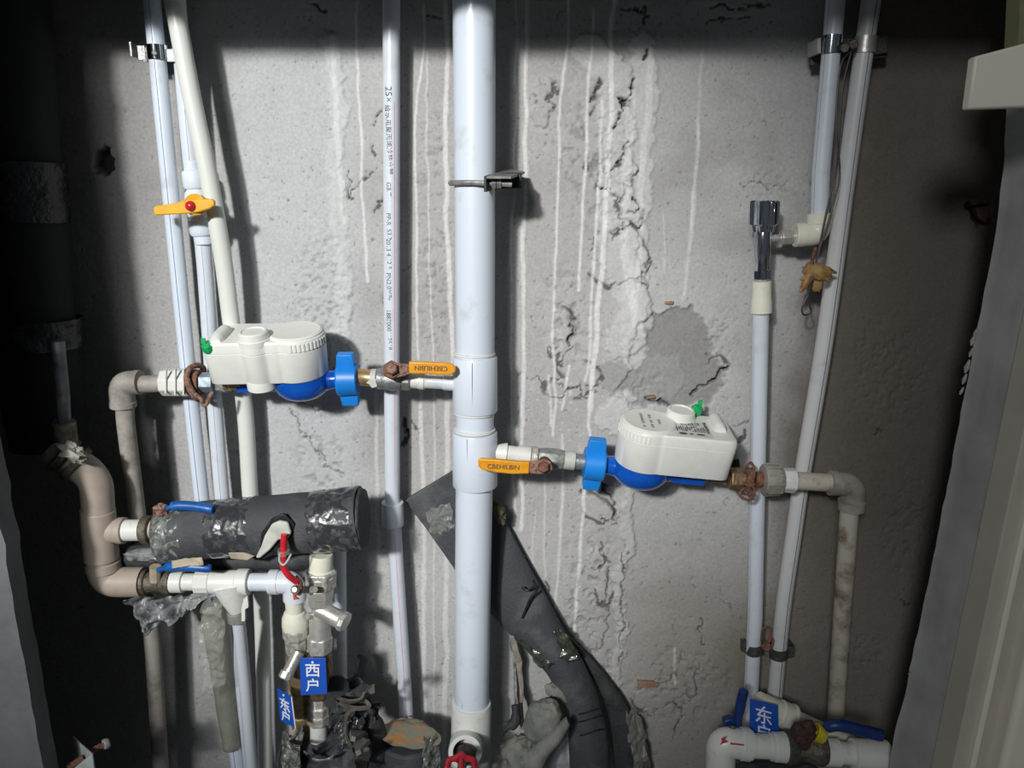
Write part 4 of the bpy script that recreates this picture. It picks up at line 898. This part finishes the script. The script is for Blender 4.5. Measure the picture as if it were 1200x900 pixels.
# lower line
lo = thing('lower_branch_line', 'white horizontal fittings line with a filter branch below the foam tube', 'pipe fitting', P(270, 700, DF))
la, lb = (165, 682, DF), (345, 682, DF)
obj('clamp_ring', LP(la, lb, [(163, 26), (164, 29), (172, 29), (173, 26)]), dirtym, lo, bevel=.0008)
mb = LP(la, lb, [(172, 24), (186, 22), (187, 26), (189, 26), (190, 24), (196, 29), (201, 29), (202, 24)], 16); obj('valve_body', mb, dirtym, lo)
obj('bonnet', MB().tube([(182, 680, DF + .01), (182, 664, DF + .012)], .007, 10), tanp, lo)
obj('pipe_section', LP(la, lb, [(200, 22), (200.5, 25), (215, 25), (216, 20), (229, 20)]), fitting, lo); obj('ribbed_socket', LP(la, lb, [(230, 26), (231, 28.5), (247, 28.5), (248, 25)], 12), fitting, lo, smooth=20)
fb2 = LP(la, lb, [(247, 22), (248, 28), (278, 28), (279, 31), (292.5, 31), (293, 22)], 28); obj('filter_body', fb2, fitting, lo, bevel=.0008)
obj('filter_cone', MB().tube([(270, 684, DF), (275, 702, DF + .002), (278, 716, DF + .002)], [M(42, 690, DF) / 2, M(30, 700, DF) / 2, M(18, 716, DF) / 2], 24), fitting, lo)
obj('filter_ring', LP((277, 715, DF), (279.5, 735, DF), [(716, 20), (717, 22), (727, 22), (728, 18)], 20, 'y'), greycup, lo)
obj('filter_clip', MB().prism([(283, 705), (290, 698), (291, 712), (287, 714), (287, 728), (283, 728)], DF + .01, .004), fitting, lo)
obj('drop_tube', MB().tube([(279, 722, DF), (283, 760, .11), (287, 800, .09), (296, 915, .075)], M(15, 760, .14) / 2, 20), white, lo)
obj('pipe_section', LP(la, lb, [(292, 21), (318, 21)]), white, lo); obj('elbow', MB().tube(rnd([(317, 682, DF), (345, 682, DF), (345.5, 702, DF)], .012, 8), M(27, 682, DF) / 2, 28), white, lo)
obj('elbow_rim', LP(la, lb, [(316, 22), (316.4, 29), (327, 29), (327.5, 26)], 28), white, lo)
obj('red_mark', MB().prism([(343, 696), (347, 694), (346, 699), (349, 702), (344, 703)], DF + M(14, 690, DF) + .0005, .001), inkr, lo)
obj('lever', MB().tube(dens([(186, 668, DF + .02), (200, 664, DF + .03), (222, 664, DF + .032), (247, 666, DF + .03)], 5), [.0035] * 4 + [.0058] * 11 + [.005], 12), blue3, lo, label='blue vinyl lever of the lower valve')
# strainers
s1 = thing('y_strainer', 'silver Y-strainer under a white cap, right one of the pair behind the signs', 'strainer', P(374, 860, DF), 'silver strainers')
sa, sb = (376.5, 650, DF), (373, 865, DF)
obj('white_cap', LP(sa, sb, [(649, 26), (651, 27.5), (665, 27), (666, 30), (673, 34), (674, 28)], 28, 'y'), cream, s1)
obj('hex_collar', LP(sa, sb, [(666, 34), (668, 38), (684, 37), (687, 32)], 6, 'y', ph=.5), nick, s1, smooth=20, bevel=.002)
obj('valve_body', LP(sa, sb, [(684, 31), (686, 33), (695, 32), (695.5, 30), (704, 29), (708, 22), (712, 20)], 8, 'y', ph=.2), steel, s1, smooth=20, bevel=.001)
obj('strainer_body', LP(sa, sb, [(710, 19), (714, 21), (722, 24), (736, 25), (742, 27)], 20, 'y'), steel, s1)
obj('strainer_branch', MB().tube([(373, 713, DF + .004), (402, 728, DF + .012)], M(20, 720, DF) / 2, 24), steel, s1)
obj('branch_cap', MB().lathe(P(399, 726.5, DF + .011), P(406, 730, DF + .014), [(0, M(21, 725, DF) / 2), (.3, M(24, 725, DF) / 2), (.9, M(24, 725, DF) / 2), (1, M(20, 725, DF) / 2)], 10), steel, s1, smooth=20)
obj('hex_end', LP(sa, sb, [(740, 27), (742, 31), (758, 30), (761, 26)], 6, 'y', ph=.5), nick, s1, smooth=20, bevel=.0015)
obj('brass_neck', LP(sa, sb, [(760, 26), (763, 29), (768, 29), (770, 26), (776, 31), (808, 31), (812, 25)], 12, 'y'), brassd, s1, smooth=20)
obj('lower_nut', LP(sa, sb, [(808, 22), (822, 22), (824, 26), (832, 26), (834, 28), (844, 28), (846, 22)], 8, 'y', ph=.2), nick, s1, smooth=20, bevel=.001)
obj('white_nipple', LP(sa, sb, [(844, 20.5), (866, 20.5)], 24, 'y'), fitting, s1)
obj('side_stem', MB().tube([(373, 691, DF + .01), (352, 691, DF + .02)], .0048, 12), steel, s1); obj('stem_nut', MB().lathe(P(366, 691, DF + .022), P(369, 691, DF + .034), [(0, .005), (1, .004)], 6), steel, s1)
obj('side_screw', MB().tube([(368, 722, DF + .005), (360, 722, DF + .015)], .0042, 10), steel, s1)
s2 = thing('y_strainer', 'brass and silver Y-strainer under a white cap, left one of the pair', 'strainer', P(350, 850, DF), 'silver strainers')
sa, sb = (344.5, 700, DF), (353, 860, DF - .01)
obj('white_cap', LP(sa, sb, [(699, 22), (715, 20), (716, 24), (722, 30), (730, 31), (736, 28)], 28, 'y'), cream, s2)
obj('hex_collar', LP(sa, sb, [(728, 28), (733, 31), (742, 31), (745, 27), (758, 26), (764, 22)], 8, 'y', ph=.3), nick, s2, smooth=20, bevel=.001)
obj('strainer_body', LP(sa, sb, [(762, 22), (768, 26), (785, 27), (800, 22)], 20, 'y'), brass, s2)
obj('strainer_branch', MB().tube([(350, 764, DF + .012), (337, 790, DF + .03)], M(14, 775, DF) / 2, 20), steel, s2); obj('branch_cap', MB().lathe(P(337.5, 787, DF + .029), P(333.5, 796, DF + .034), [(0, M(16, 790, DF) / 2), (.8, M(17, 790, DF) / 2), (1, M(13, 790, DF) / 2)], 10), steel, s2, smooth=20)
obj('lower_nut', LP(sa, sb, [(796, 22), (800, 24), (806, 22), (808, 20), (812, 24), (822, 24), (824, 21), (835, 21), (836, 23), (846, 23), (850, 20), (858, 20)], 10, 'y'), brass, s2, smooth=20, bevel=.001)

# signs
def sign(label, poly, dfr, cells, tilt, drill):
    t = thing('unit_sign', label, 'sign', P(poly[2][0], poly[2][1], dfr), 'blue unit signs')
    obj('plate', MB().prism(poly, dfr, .0018), signb, t, bevel=.0004)
    p = [P(q[0], q[1], q[2] if len(q) > 2 else dfr) for q in poly]  # tl, tr, br, bl
    xd = (p[1] - p[0]); yd = (p[0] - p[3])
    for ch, fx, fy, size in cells:
        c = p[3] + xd * fx + yd * fy; n_ = xd.cross(yd).normalized(); m = Matrix((xd.normalized(), yd.normalized(), n_)).transposed().to_4x4(); m.translation = c; m = m @ Matrix.Translation((0, 0, .0009)) @ Matrix.Diagonal((tilt or 1, 1, 1, 1))
        # shear so that the strokes follow the plate
        text3d(ch, size, m, signw, t, thick=.0004, off=.0002)
    c = p[3] + xd * drill[0] + yd * drill[1]; n = xd.cross(yd).normalized()
    obj('hole', MB().lathe(c, c + n * .0008, [(0, .0016), (1, .0016)], 10), signw, t)
    return t, p
h1 = M(15.5, 790, .215)
sg1, p_ = sign('blue hanging sign reading 西户 in white on the silver strainer', [(351, 771.5), (381.5, 771.5), (383.5, 813.5), (352.5, 815)], 0.170, [('西', .5, .67, h1 * 1.28), ('户', .5, .27, h1 * 1.22)], 0, (.5, .9))
h2 = M(14, 830, .2)
sg2, p_ = sign('narrow tilted blue sign reading 东户 beside the left strainer', [(324.5, 807, 0.160), (341.5, 817, 0.180), (346, 853, 0.180), (328.5, 845, 0.160)], 0.170, [('东', .50, .62, h2 * 1.25), ('户', .52, .26, h2 * 1.2)], 1.25, (.45, .92))
obj('white_edge', MB().tube([(341.7, 817, 0.181), (346.2, 853, 0.181)], .0008, 6), signw, sg2)
sg3, p_ = sign('blue sign reading 东户 leaning behind the bottom right pipe elbow', [(879, 819), (912, 827.5), (912.5, 874), (878.5, 866)], .098, [('东', .48, .64, M(21, 840, .1) * 1.1), ('户', .5, .24, M(20, 840, .1) * 1.1)], 0, (.5, .88))
# clear and grey plastic
sheet('plastic_bag', [(152, 700, DF - .01), (248, 697, DF - .02), (210, 725, DF - .01), (172, 742, DF - .01)], filmg, 'dusty grey plastic scrap hanging under the lower left valve line', 'plastic film', amp=.018, fr=35, seed=3, solid=.0004, edge=.1)
sheet('plastic_bag', [(233, 705, .11), (262, 700, .11), (264, 800, .10), (237, 822, .10)], film, 'clear crumpled plastic hanging from the filter beside the sleeved pipe', 'plastic film', amp=.012, fr=30, seed=8, solid=.0003, edge=.1)
slv = MB().tube(dens([(250, 700, .07), (258, 760, .055), (266, 830, .05), (272, 875, .05)], 6), [M(34 - i * .75, 760, .08) / 2 for i in range(19)], 28, cap=False, fn=lambda t, a, p: 1 + .12 * nz(p + Vector((math.cos(a), 0, 0)) * .02, 45, 3))
obj('plastic_sleeve', slv, filmh, smooth=60, solid=.0004, label='greenish translucent plastic sleeve around the leftmost lower pipe', cat='plastic film')

# black wraps around the foot of the strainers
wb = thing('black_foam_wrap', 'crumpled black foam and film bundle around the foot of both strainers', 'pipe insulation', P(385, 900, DF))
def wrapblob(name, cx, cy, d, rx, ry, rz, seed, m, amp=.2, fr=40, ang=0.0, n=48):
    mb = MB(); rag(mb, cx, cy, d, rx, ry, rz, seed, amp, fr, n, Matrix.Rotation(ang, 3, 'Y')); return obj(name, mb, m, wb, smooth=60)
wrapblob('foam_lump', 372, 905, DF - .005, .040, .035, .045, 21, foamd, .16, 40)
wrapblob('foam_lump', 340, 900, DF, .016, .02, .05, 22, tape, .22, 60, .1)
wrapblob('foam_lump', 405, 900, DF, .030, .028, .050, 24, foam, .2, 45, -.1)
wrapblob('foam_flap', 437, 862, DF, .018, .018, .050, 31, foamd, .12, 50, -.12)
wrapblob('foam_lump', 404, 816, DF - .03, .026, .02, .028, 27, foam, .35, 60, .7)
def ribbon(name, pts, wd, m, parent, th=.004, seed=0, tw=0.0, amp=.0, label=None, cat=None, wdir=None):
    """thick foam strip swept along a pixel path"""
    c = [V(p) for p in dens(pts, 6)]; n = len(c); rg = []
    for i in range(n):
        t = (c[min(i + 1, n - 1)] - c[max(i - 1, 0)]).normalized(); s_ = t.cross(Vector((0, -1, 0))).normalized() if wdir is None else Vector(wdir); 
        a = tw * i / n; s_ = (Matrix.Rotation(a, 3, t) @ s_); nn = t.cross(s_).normalized(); wv = wd * (1 + amp * nz(c[i], 60, seed))
        wv = wv * min(1, .35 + 3 * min(i, n - 1 - i) / n)
        rg.append([c[i] - s_ * wv / 2 - nn * th / 2, c[i] + s_ * wv / 2 - nn * th / 2, c[i] + s_ * wv / 2 + nn * th / 2, c[i] - s_ * wv / 2 + nn * th / 2])
    return obj(name, MB().rings(rg), m, parent, smooth=40, bevel=th * .3, label=label, cat=cat)
ribbon('torn_edge', [(395, 818, 0.145), (410, 822, 0.160), (425, 818, 0.165), (430, 808, 0.160), (438, 808, .2), (448, 815, 0.150)], .009, foamb, wb, .003, 2, 2.2, .7)
ribbon('torn_edge', [(398, 824, 0.155), (415, 830, 0.167), (432, 828, 0.170), (428, 820, 0.165)], .006, foamb, wb, .003, 3, .6, .4)
ribbon('torn_edge', [(430, 828, 0.165), (413, 832, 0.168), (406, 840, 0.169), (405, 858, 0.169), (412, 874, 0.167)], .006, foamb, wb, .004, 5, 2.0, .8)
ribbon('torn_edge', [(414, 866, .2), (420, 858, 0.160), (425, 868, 0.160), (420, 882, .2)], .018, foamg, wb, .006, 6, .6, .3)
ribbon('torn_edge', [(420, 905, .2), (424, 890, 0.160), (430, 878, .2)], .016, foamb, wb, .005, 7, .4, .3)
ribbon('foam_shred', [(392, 830, .12), (398, 812, .10), (412, 800, .09), (424, 788, .07), (426, 774, .06), (420, 768, .05)], .012, foamd, wb, .006, 8, .8, .5)
ribbon('foam_shred', [(386, 828, .13), (395, 808, .13), (404, 795, .12)], .03, foamd, wb, .008, 9, .5, .4)
ribbon('film_glint', [(356, 880, 0.160), (368, 890, 0.169), (384, 890, 0.169), (392, 884, 0.165)], .005, tapel, wb, .002, 11, .5, .5)
ribbon('film_glint', [(340, 868, 0.145), (346, 880, .2), (343, 895, .2)], .010, tapel, wb, .003, 12, .8, .5)
obj('tan_tape', MB().prism([(340, 858), (347, 853), (350, 866), (348, 874), (340, 870)], 0.150, .003), tanp, wb, bevel=.001)
for crn, m_, a_, f_, sd_ in [([(383, 822, .135), (428, 806, .125), (440, 842, .135), (392, 858, .155)], foamd, .016, 34, 15), ([(412, 812, .13), (446, 822, .12), (446, 880, .13), (420, 872, .155)], foamd, .014, 30, 18),
                             ([(396, 845, .155), (426, 838, .15), (428, 882, .16), (398, 880, .165)], tape, .010, 45, 19), ([(332, 862, .15), (352, 856, .155), (352, 915, .16), (328, 915, .15)], tapel, .010, 40, 23)]:
    sheet('foam_flap', crn, m_, parent=wb, amp=a_, fr=f_, seed=sd_, nu=26, nv=26, solid=.003, edge=.12)
mb = MB(); rag(mb, 374, 868, DF - .006, .030, .026, .010, 33, .12, 60, 36, Matrix.Rotation(-.15, 3, 'Y')); obj('foam_collar', mb, foam, wb, smooth=60)
# dusty cap on the pink-line pipe foot
fc = thing('taped_insulation', 'dusty taped foam boot with orange rust stain at the foot of the pink-line pipe', 'pipe insulation', P(480, 900, .08))
obj('foam_lump', MB().tube([(480, 864, .105), (480, 930, .11)], M(66, 890, .08) / 2, 40, fn=lambda t, a, p: .98 + .05 * nz((math.cos(a) * .04, math.sin(a) * .04, p.z), 60, 2)), foam, fc, smooth=50, bevel=.004)
def cap_top():
    rg = []; ax = P(478, 845, .075)
    for i in range(9):
        t = i / 8; c = ax.lerp(P(480, 862, .12), t ** 1.3); r = M(12 + 58 * t ** .7, 870, .08) / 2
        rg.append([c + Vector((math.cos(a) * r, math.sin(a) * r * .6, .004 * nz((math.cos(a) * .05, math.sin(a) * .05, t * .1), 50, 5) - .006 * math.cos(a * 1 - .3) * t)) for a in [2 * math.pi * j / 40 for j in range(40)]])
    return MB().rings(rg)
obj('tape_top', cap_top(), capdust, fc, smooth=60)
sheet('film_side', [(497, 862, .145), (514, 866, .12), (516, 905, .12), (494, 905, .145)], tapel, parent=fc, amp=.008, fr=55, seed=5, nu=24, nv=30)

# ================================================================ BIG FALLEN INSULATION
di = thing('split_foam_insulation', 'long split charcoal foam sheet slanting behind the thick riser to the floor', 'pipe insulation', P(690, 900, .06))
secs = [((474, 587), (541, 546), .018, 0), ((487, 604), (556, 560), .018, 0), ((505, 628), (574, 585), .02, .002), ((533, 668), (592, 612), .022, .006), ((556, 698), (607, 640), .024, .012),
        ((577, 722), (622, 668), .026, .016), ((600, 746), (640, 700), .03, .020), ((622, 768), (660, 738), .035, .022), ((643, 793), (684, 778), .04, .024), ((656, 820), (699, 812), .045, .024),
        ((664, 848), (708, 842), .05, .024), ((667, 880), (714, 876), .055, .024), ((668, 920), (716, 915), .06, .024)]
def strip_mesh(secs, th=.008, n=14, seed=1, wob=.0015):
    # resample
    L1 = dens([(a[0], a[1], d) for a, b, d, g in secs], 6); L2 = dens([(b[0], b[1], d) for a, b, d, g in secs], 6); G = dens([(g, 0, 0) for a, b, d, g in secs], 6)
    rg = []
    for p, q, g in zip(L1, L2, G):
        a, b = V(p), V(q); top, bot = [], []
        for i in range(n + 1):
            t = i / n; c = a.lerp(b, t); h = g[0] * math.sin(math.pi * t) ** .7 if 0 < t < 1 else 0; c = c + Vector((0, -h + wob * nz(c, 60, seed), 0))
            top.append(c); bot.append(c + Vector((0, th, 0)))
        rg.append(top + bot[::-1])
    return MB().rings(rg)
obj('foam_sheet', strip_mesh(secs), foam, di, smooth=45, bevel=.0015)
mb = MB(); rag(mb, 585, 600, .04, .009, .008, .015, 6, .6, 150, 18, Matrix.Rotation(-.3, 3, 'Y')); obj('ragged_knot', mb, mat('brown_rag', (.13, .11, .07), .9, col2=(.06, .05, .03), scale=120, bump=.6), di, smooth=60)
def patchy(nm, crn, m, seed, amp=.003, fr=60, nu=26, nv=20): return sheet(nm, crn, m, parent=di, amp=amp, fr=fr, seed=seed, nu=nu, nv=nv, edge=.12)
patchy('film_patch', [(497, 600, .024), (528, 588, .024), (533, 618, .024), (508, 628, .024)], film, 4, .004, 70)
patchy('film_patch', [(603, 745, .044), (662, 736, .046), (678, 772, .060), (636, 784, .058)], mat('green_black_film', (.02, .026, .02), .15, col2=(.07, .09, .06), scale=90, alpha=.75, coat=.6, bump=.7, bscale=150), 9, .004, 60)
mb = MB()
for pts in ([(625, 680, .052), (630, 690, .053), (622, 700, .054), (617, 712, .053), (612, 724, .05)], [(612, 688, .05), (618, 692, .052), (626, 686, .053)]): mb.tube(dens(pts, 3), .0018, 6)
obj('tear', mb, iron, di)
for k_, yy in enumerate((833, 842, 858)): obj('crease', MB().tube(dens([(670 + k_, yy + 5, .052), (685, yy + 3, .0795), (700, yy - 2, .076), (707, yy - 3, .062)], 4), .0011, 6), iron, di)
sec2 = [((655, 745), (662, 742), .02, 0), ((690, 790), (704, 785), .02, .004), ((712, 830), (735, 828), .025, .006), ((718, 870), (745, 862), .03, .008), ((720, 915), (750, 912), .03, .008)]
obj('back_flap', strip_mesh(sec2, .006, 8, 3), foamd, di, smooth=45, bevel=.001)
sheet('plastic_scrap', [(733, 832, .04), (752, 838, .035), (760, 890, .03), (742, 905, .04)], film, 'small clear plastic scrap right of the slanting foam sheet', 'plastic film', amp=.010, fr=45, seed=2, nu=24, nv=30, edge=.1)
sheet('muddy_rag', [(736, 834, .025), (752, 845, .02), (766, 915, .02), (740, 915, .025)], mat('muddy_foam', (.06, .06, .045), .9, col2=(.11, .09, .06), scale=50, bump=.6), 'muddy brown rag at the bottom behind the clear plastic scrap', 'rag', amp=.008, fr=40, seed=6, solid=.004, edge=.1)
# dusty foam bundle
gb = thing('dusty_foam_bundle', 'dusty grey crumpled foam bundle right of the riser foot', 'pipe insulation', P(620, 900, .08))
def gblob(cx, cy, d, rx, ry, rz, seed, amp=.12, fr=40, ang=0, m=foamg, nm='foam_lump', n=44):
    mb = MB(); rag(mb, cx, cy, d, rx, ry, rz, seed, amp, fr, n, Matrix.Rotation(ang, 3, 'Y')); return obj(nm, mb, m, gb, smooth=60)
gblob(637, 846, .09, .028, .024, .036, 41, .12, 60, .3); gblob(610, 890, .10, .032, .028, .036, 43, .16, 60, .3); gblob(588, 912, .115, .022, .024, .036, 44, .16, 60, .2)
obj('foam_fin', strip_mesh([((597, 905), (628, 930), .12, .01), ((625, 878), (640, 892), .12, .01), ((650, 856), (658, 868), .115, .006), ((664, 842), (668, 850), .11, .002)], .006, 8, 5), foamg, gb, smooth=45, bevel=.001)
gblob(655, 812, .05, .022, .012, .012, 47, .2, 50, .5, foamg, 'foam_flap')
obj('foam_sliver', MB().tube(dens([(589, 862, .08), (593, 854, .085), (604, 845, .08), (604, 826, .07)], 4), [.002] * 3 + [.004] * 3 + [.008] * 4 + [.006] * 3, 10), foamd, gb, smooth=50)
pl = thing('peeling_film', 'brownish film strip hanging down onto the dusty foam bundle', 'plastic film', P(610, 845, .03))
ribbon('strip', [(600, 745, .035), (607, 775, .03), (608, 810, .035), (612, 855, .06)], .012, mat('brown_film', (.20, .16, .12), .3, col2=(.35, .33, .3), scale=60, coat=.5, bump=.5), pl, .002, 4, .8, .5)
ribbon('strip', [(598, 748, .03), (603, 780, .03), (604, 830, .06)], .006, filmg, pl, .001, 6, 1.2, .5)
sheet('white_sheet', [(640, 868, .05), (668, 840, .05), (672, 915, .05), (615, 915, .05)], mat('dusty_white_sheet', (.34, .36, .38), .6, col2=(.2, .2, .2), scale=20), 'dusty whitish sheet showing between grey foam and slanting foam at bottom', 'plastic film', amp=.01, fr=30, seed=12, nu=20, nv=20, solid=.001)

# ================================================================ BOTTOM RIGHT GROUP
DR = .12
pr = thing('pink_marked_pipework', 'white elbow and pipe with red marks at bottom right', 'pipe', P(845, 905, DR))
obj('elbow', MB().tube(rnd([(880, 873, DR), (845, 868.5, DR), (843.5, 925, DR)], .016, 10), M(34, 870, DR) / 2, 32), fitting, pr)
obj('elbow_rim', LP((866, 871, DR), (890, 874, DR), [(868, 33), (868.4, 37), (877, 37), (878, 30)], 32), fitting, pr)
obj('tube', LP((875, 873.5, DR), (925, 876, DR), [(876, 27.5), (902, 27.5), (902.5, 31), (906, 31), (907, 33), (920, 34), (921, 28)], 32), fitting, pr)
obj('red_mark', MB().prism([(845, 866), (852, 864), (849, 867), (853, 870), (848, 871), (844, 873), (846, 869)], DR + M(17, 870, DR) + .0005, .0006).prism([(856, 871), (872, 873), (872, 874), (856, 872.5)], DR + M(17, 870, DR) + .0002, .0008), inkr, pr)
pv = thing('corroded_valve', 'corroded brown valve body between the bottom right white pipes', 'valve', P(945, 900, DR))
xa, xb = (915, 875.5, DR), (1000, 881, DR)
obj('flange', LP(xa, xb, [(919, 33), (920, 38), (928, 38), (932, 34)], 24), clampd, pv, bevel=.001); obj('valve_body', LP(xa, xb, [(931, 30), (936, 27), (948, 30), (953, 35), (963, 36), (966, 33)], 16), dirtym, pv)
mb = MB()
for (x_, y_, s_) in ((937, 855, .011), (946, 853, .011), (941, 863, .012), (949, 862, .009), (943, 872, .008)): rag(mb, x_, y_, DR + .025, s_, s_ * .8, s_, int(x_), .3, 90, 16)
obj('rust_lump', mb, mat('dark_red_rust', (.075, .032, .022), .75, col2=(.035, .016, .012), scale=180, bump=.7), pv, smooth=60)
mb = MB()
for i in range(5):
    c = P(956 + i * 1.9, 858 + i * 1.0, DR + .022); ang = .3 + .1 * i
    mb.tube([c + Vector((.003 * math.cos(a), -.010 * math.sin(a) + .0, .0125 * math.cos(a - .3) * (1 - .05 * i))) for a in [k2 * math.pi / 8 for k2 in range(17)]], .0019, 8)
rag(mb, 960, 861, DR + .016, .008, .008, .010, 3, .2, 100, 14); obj('yellow_tape', mb, yel3, pv, smooth=60, label='yellow tape wound round the lever')
obj('lever', MB().tube(dens([(962, 856, DR + .02), (972, 851, DR + .025), (985, 850, DR + .028), (1010, 856, DR + .028), (1033, 862, DR + .028)], 5), [.005] * 4 + [.0082] * 16 + [.0075], 14), navy, pv, label='long navy blue vinyl lever')
pr2 = thing('white_coupling_pipe', 'white coupled pipe stub entering the frame edge at bottom right', 'pipe', P(1000, 905, DR))
obj('tube', LP((960, 880.5, DR), (1040, 886, DR), [(964, 28), (965, 31), (982, 31), (982.5, 29), (983, 25), (998, 25), (999, 34), (1039, 35)], 32), fitting, pr2)
pr3 = thing('white_coupling_pipe', 'white pipe sloping down behind the rusty valve at bottom right', 'pipe', P(940, 860, .07))
za, zb = (885, 822, .07), (1010, 880, .08)
obj('tube', LP(za, zb, [(888, 26), (912, 28), (913, 31), (928, 31), (929, 23), (1005, 24)], 28), cream, pr3)
obj('rim', LP(za, zb, [(925, 31), (926, 33.5), (928, 33.5), (929, 31)], 28), cream, pr3)
uL = thing('navy_lever_valve', 'navy blue lever standing upright left of the bottom right sign', 'valve handle', P(860, 855, .1))
obj('grip', MB().tube(dens([(863, 849, .105), (866, 835, .106), (869, 820, .107), (872, 808, .107)], 5), [.0055] * 2 + [.0062] * 4 + [.0068] * 9 + [.004], 16), navy, uL)
obj('foot', MB().prism([(848, 846), (856, 843), (868, 845), (868, 853), (849, 852)], .108, .012), navy, uL, bevel=.002)
obj('stem', MB().tube([(858, 851, .112), (858, 862, .12)], .005, 10), dirtym, uL)
db = MB(); rag(db, 900, 903, DR - .02, .06, .02, .012, 51, .3, 40, 30); rag(db, 940, 905, DR - .01, .03, .02, .010, 52, .3, 40, 24)
obj('black_foam_scrap', db, foamd, smooth=60, label='black crumpled foam scrap under the bottom right pipe', cat='pipe insulation')
# angle bracket and bolt at bottom left
ab = thing('angle_bracket', 'white painted corner bracket with a bolt at the bottom left', 'bracket', P(95, 905, .22))
obj('upright_plate', MB().add([P(85, 863, .20), P(108, 883, .24), P(112, 915, .24), P(88, 915, .20), P(86.5, 863, .199), P(109.5, 883, .239), P(113.5, 915, .239), P(89.5, 915, .199)],
    [(0, 1, 2, 3), (4, 7, 6, 5), (0, 4, 5, 1), (1, 5, 6, 2), (0, 3, 7, 4)]), bwhite, ab, smooth=20)
obj('front_plate', MB().prism([(85, 902), (108, 883), (112, 915), (85, 915)], .241, .002), bwhite, ab)
obj('bolt_shank', MB().tube([(80, 900, .235), (98, 888, .225)], .0045, 12).tube([(108, 880, .22), (123, 872, .21)], .0040, 12), rust, ab)
obj('bolt_head', MB().lathe(P(121, 873, .209), P(128, 870, .206), [(0, .0062), (.5, .007), (1, .005)], 12), mat('pale_bolt', (.4, .4, .42), .5, .2), ab)
# brick fragments bedded in the plaster (pieces of the wall)
for i, (poly, d_) in enumerate([([(747, 799), (773, 800), (771, 806), (748, 806)], .006), ([(758, 465), (768, 464), (768, 467), (758, 468)], .006), ([(779, 354), (790, 353), (789, 357), (780, 357)], .006), ([(1144, 244), (1160, 240), (1157, 262), (1148, 256)], -.008)]):
    obj('brick_fragment', MB().prism(poly, d_, .012), brickm, WB, bevel=.001)
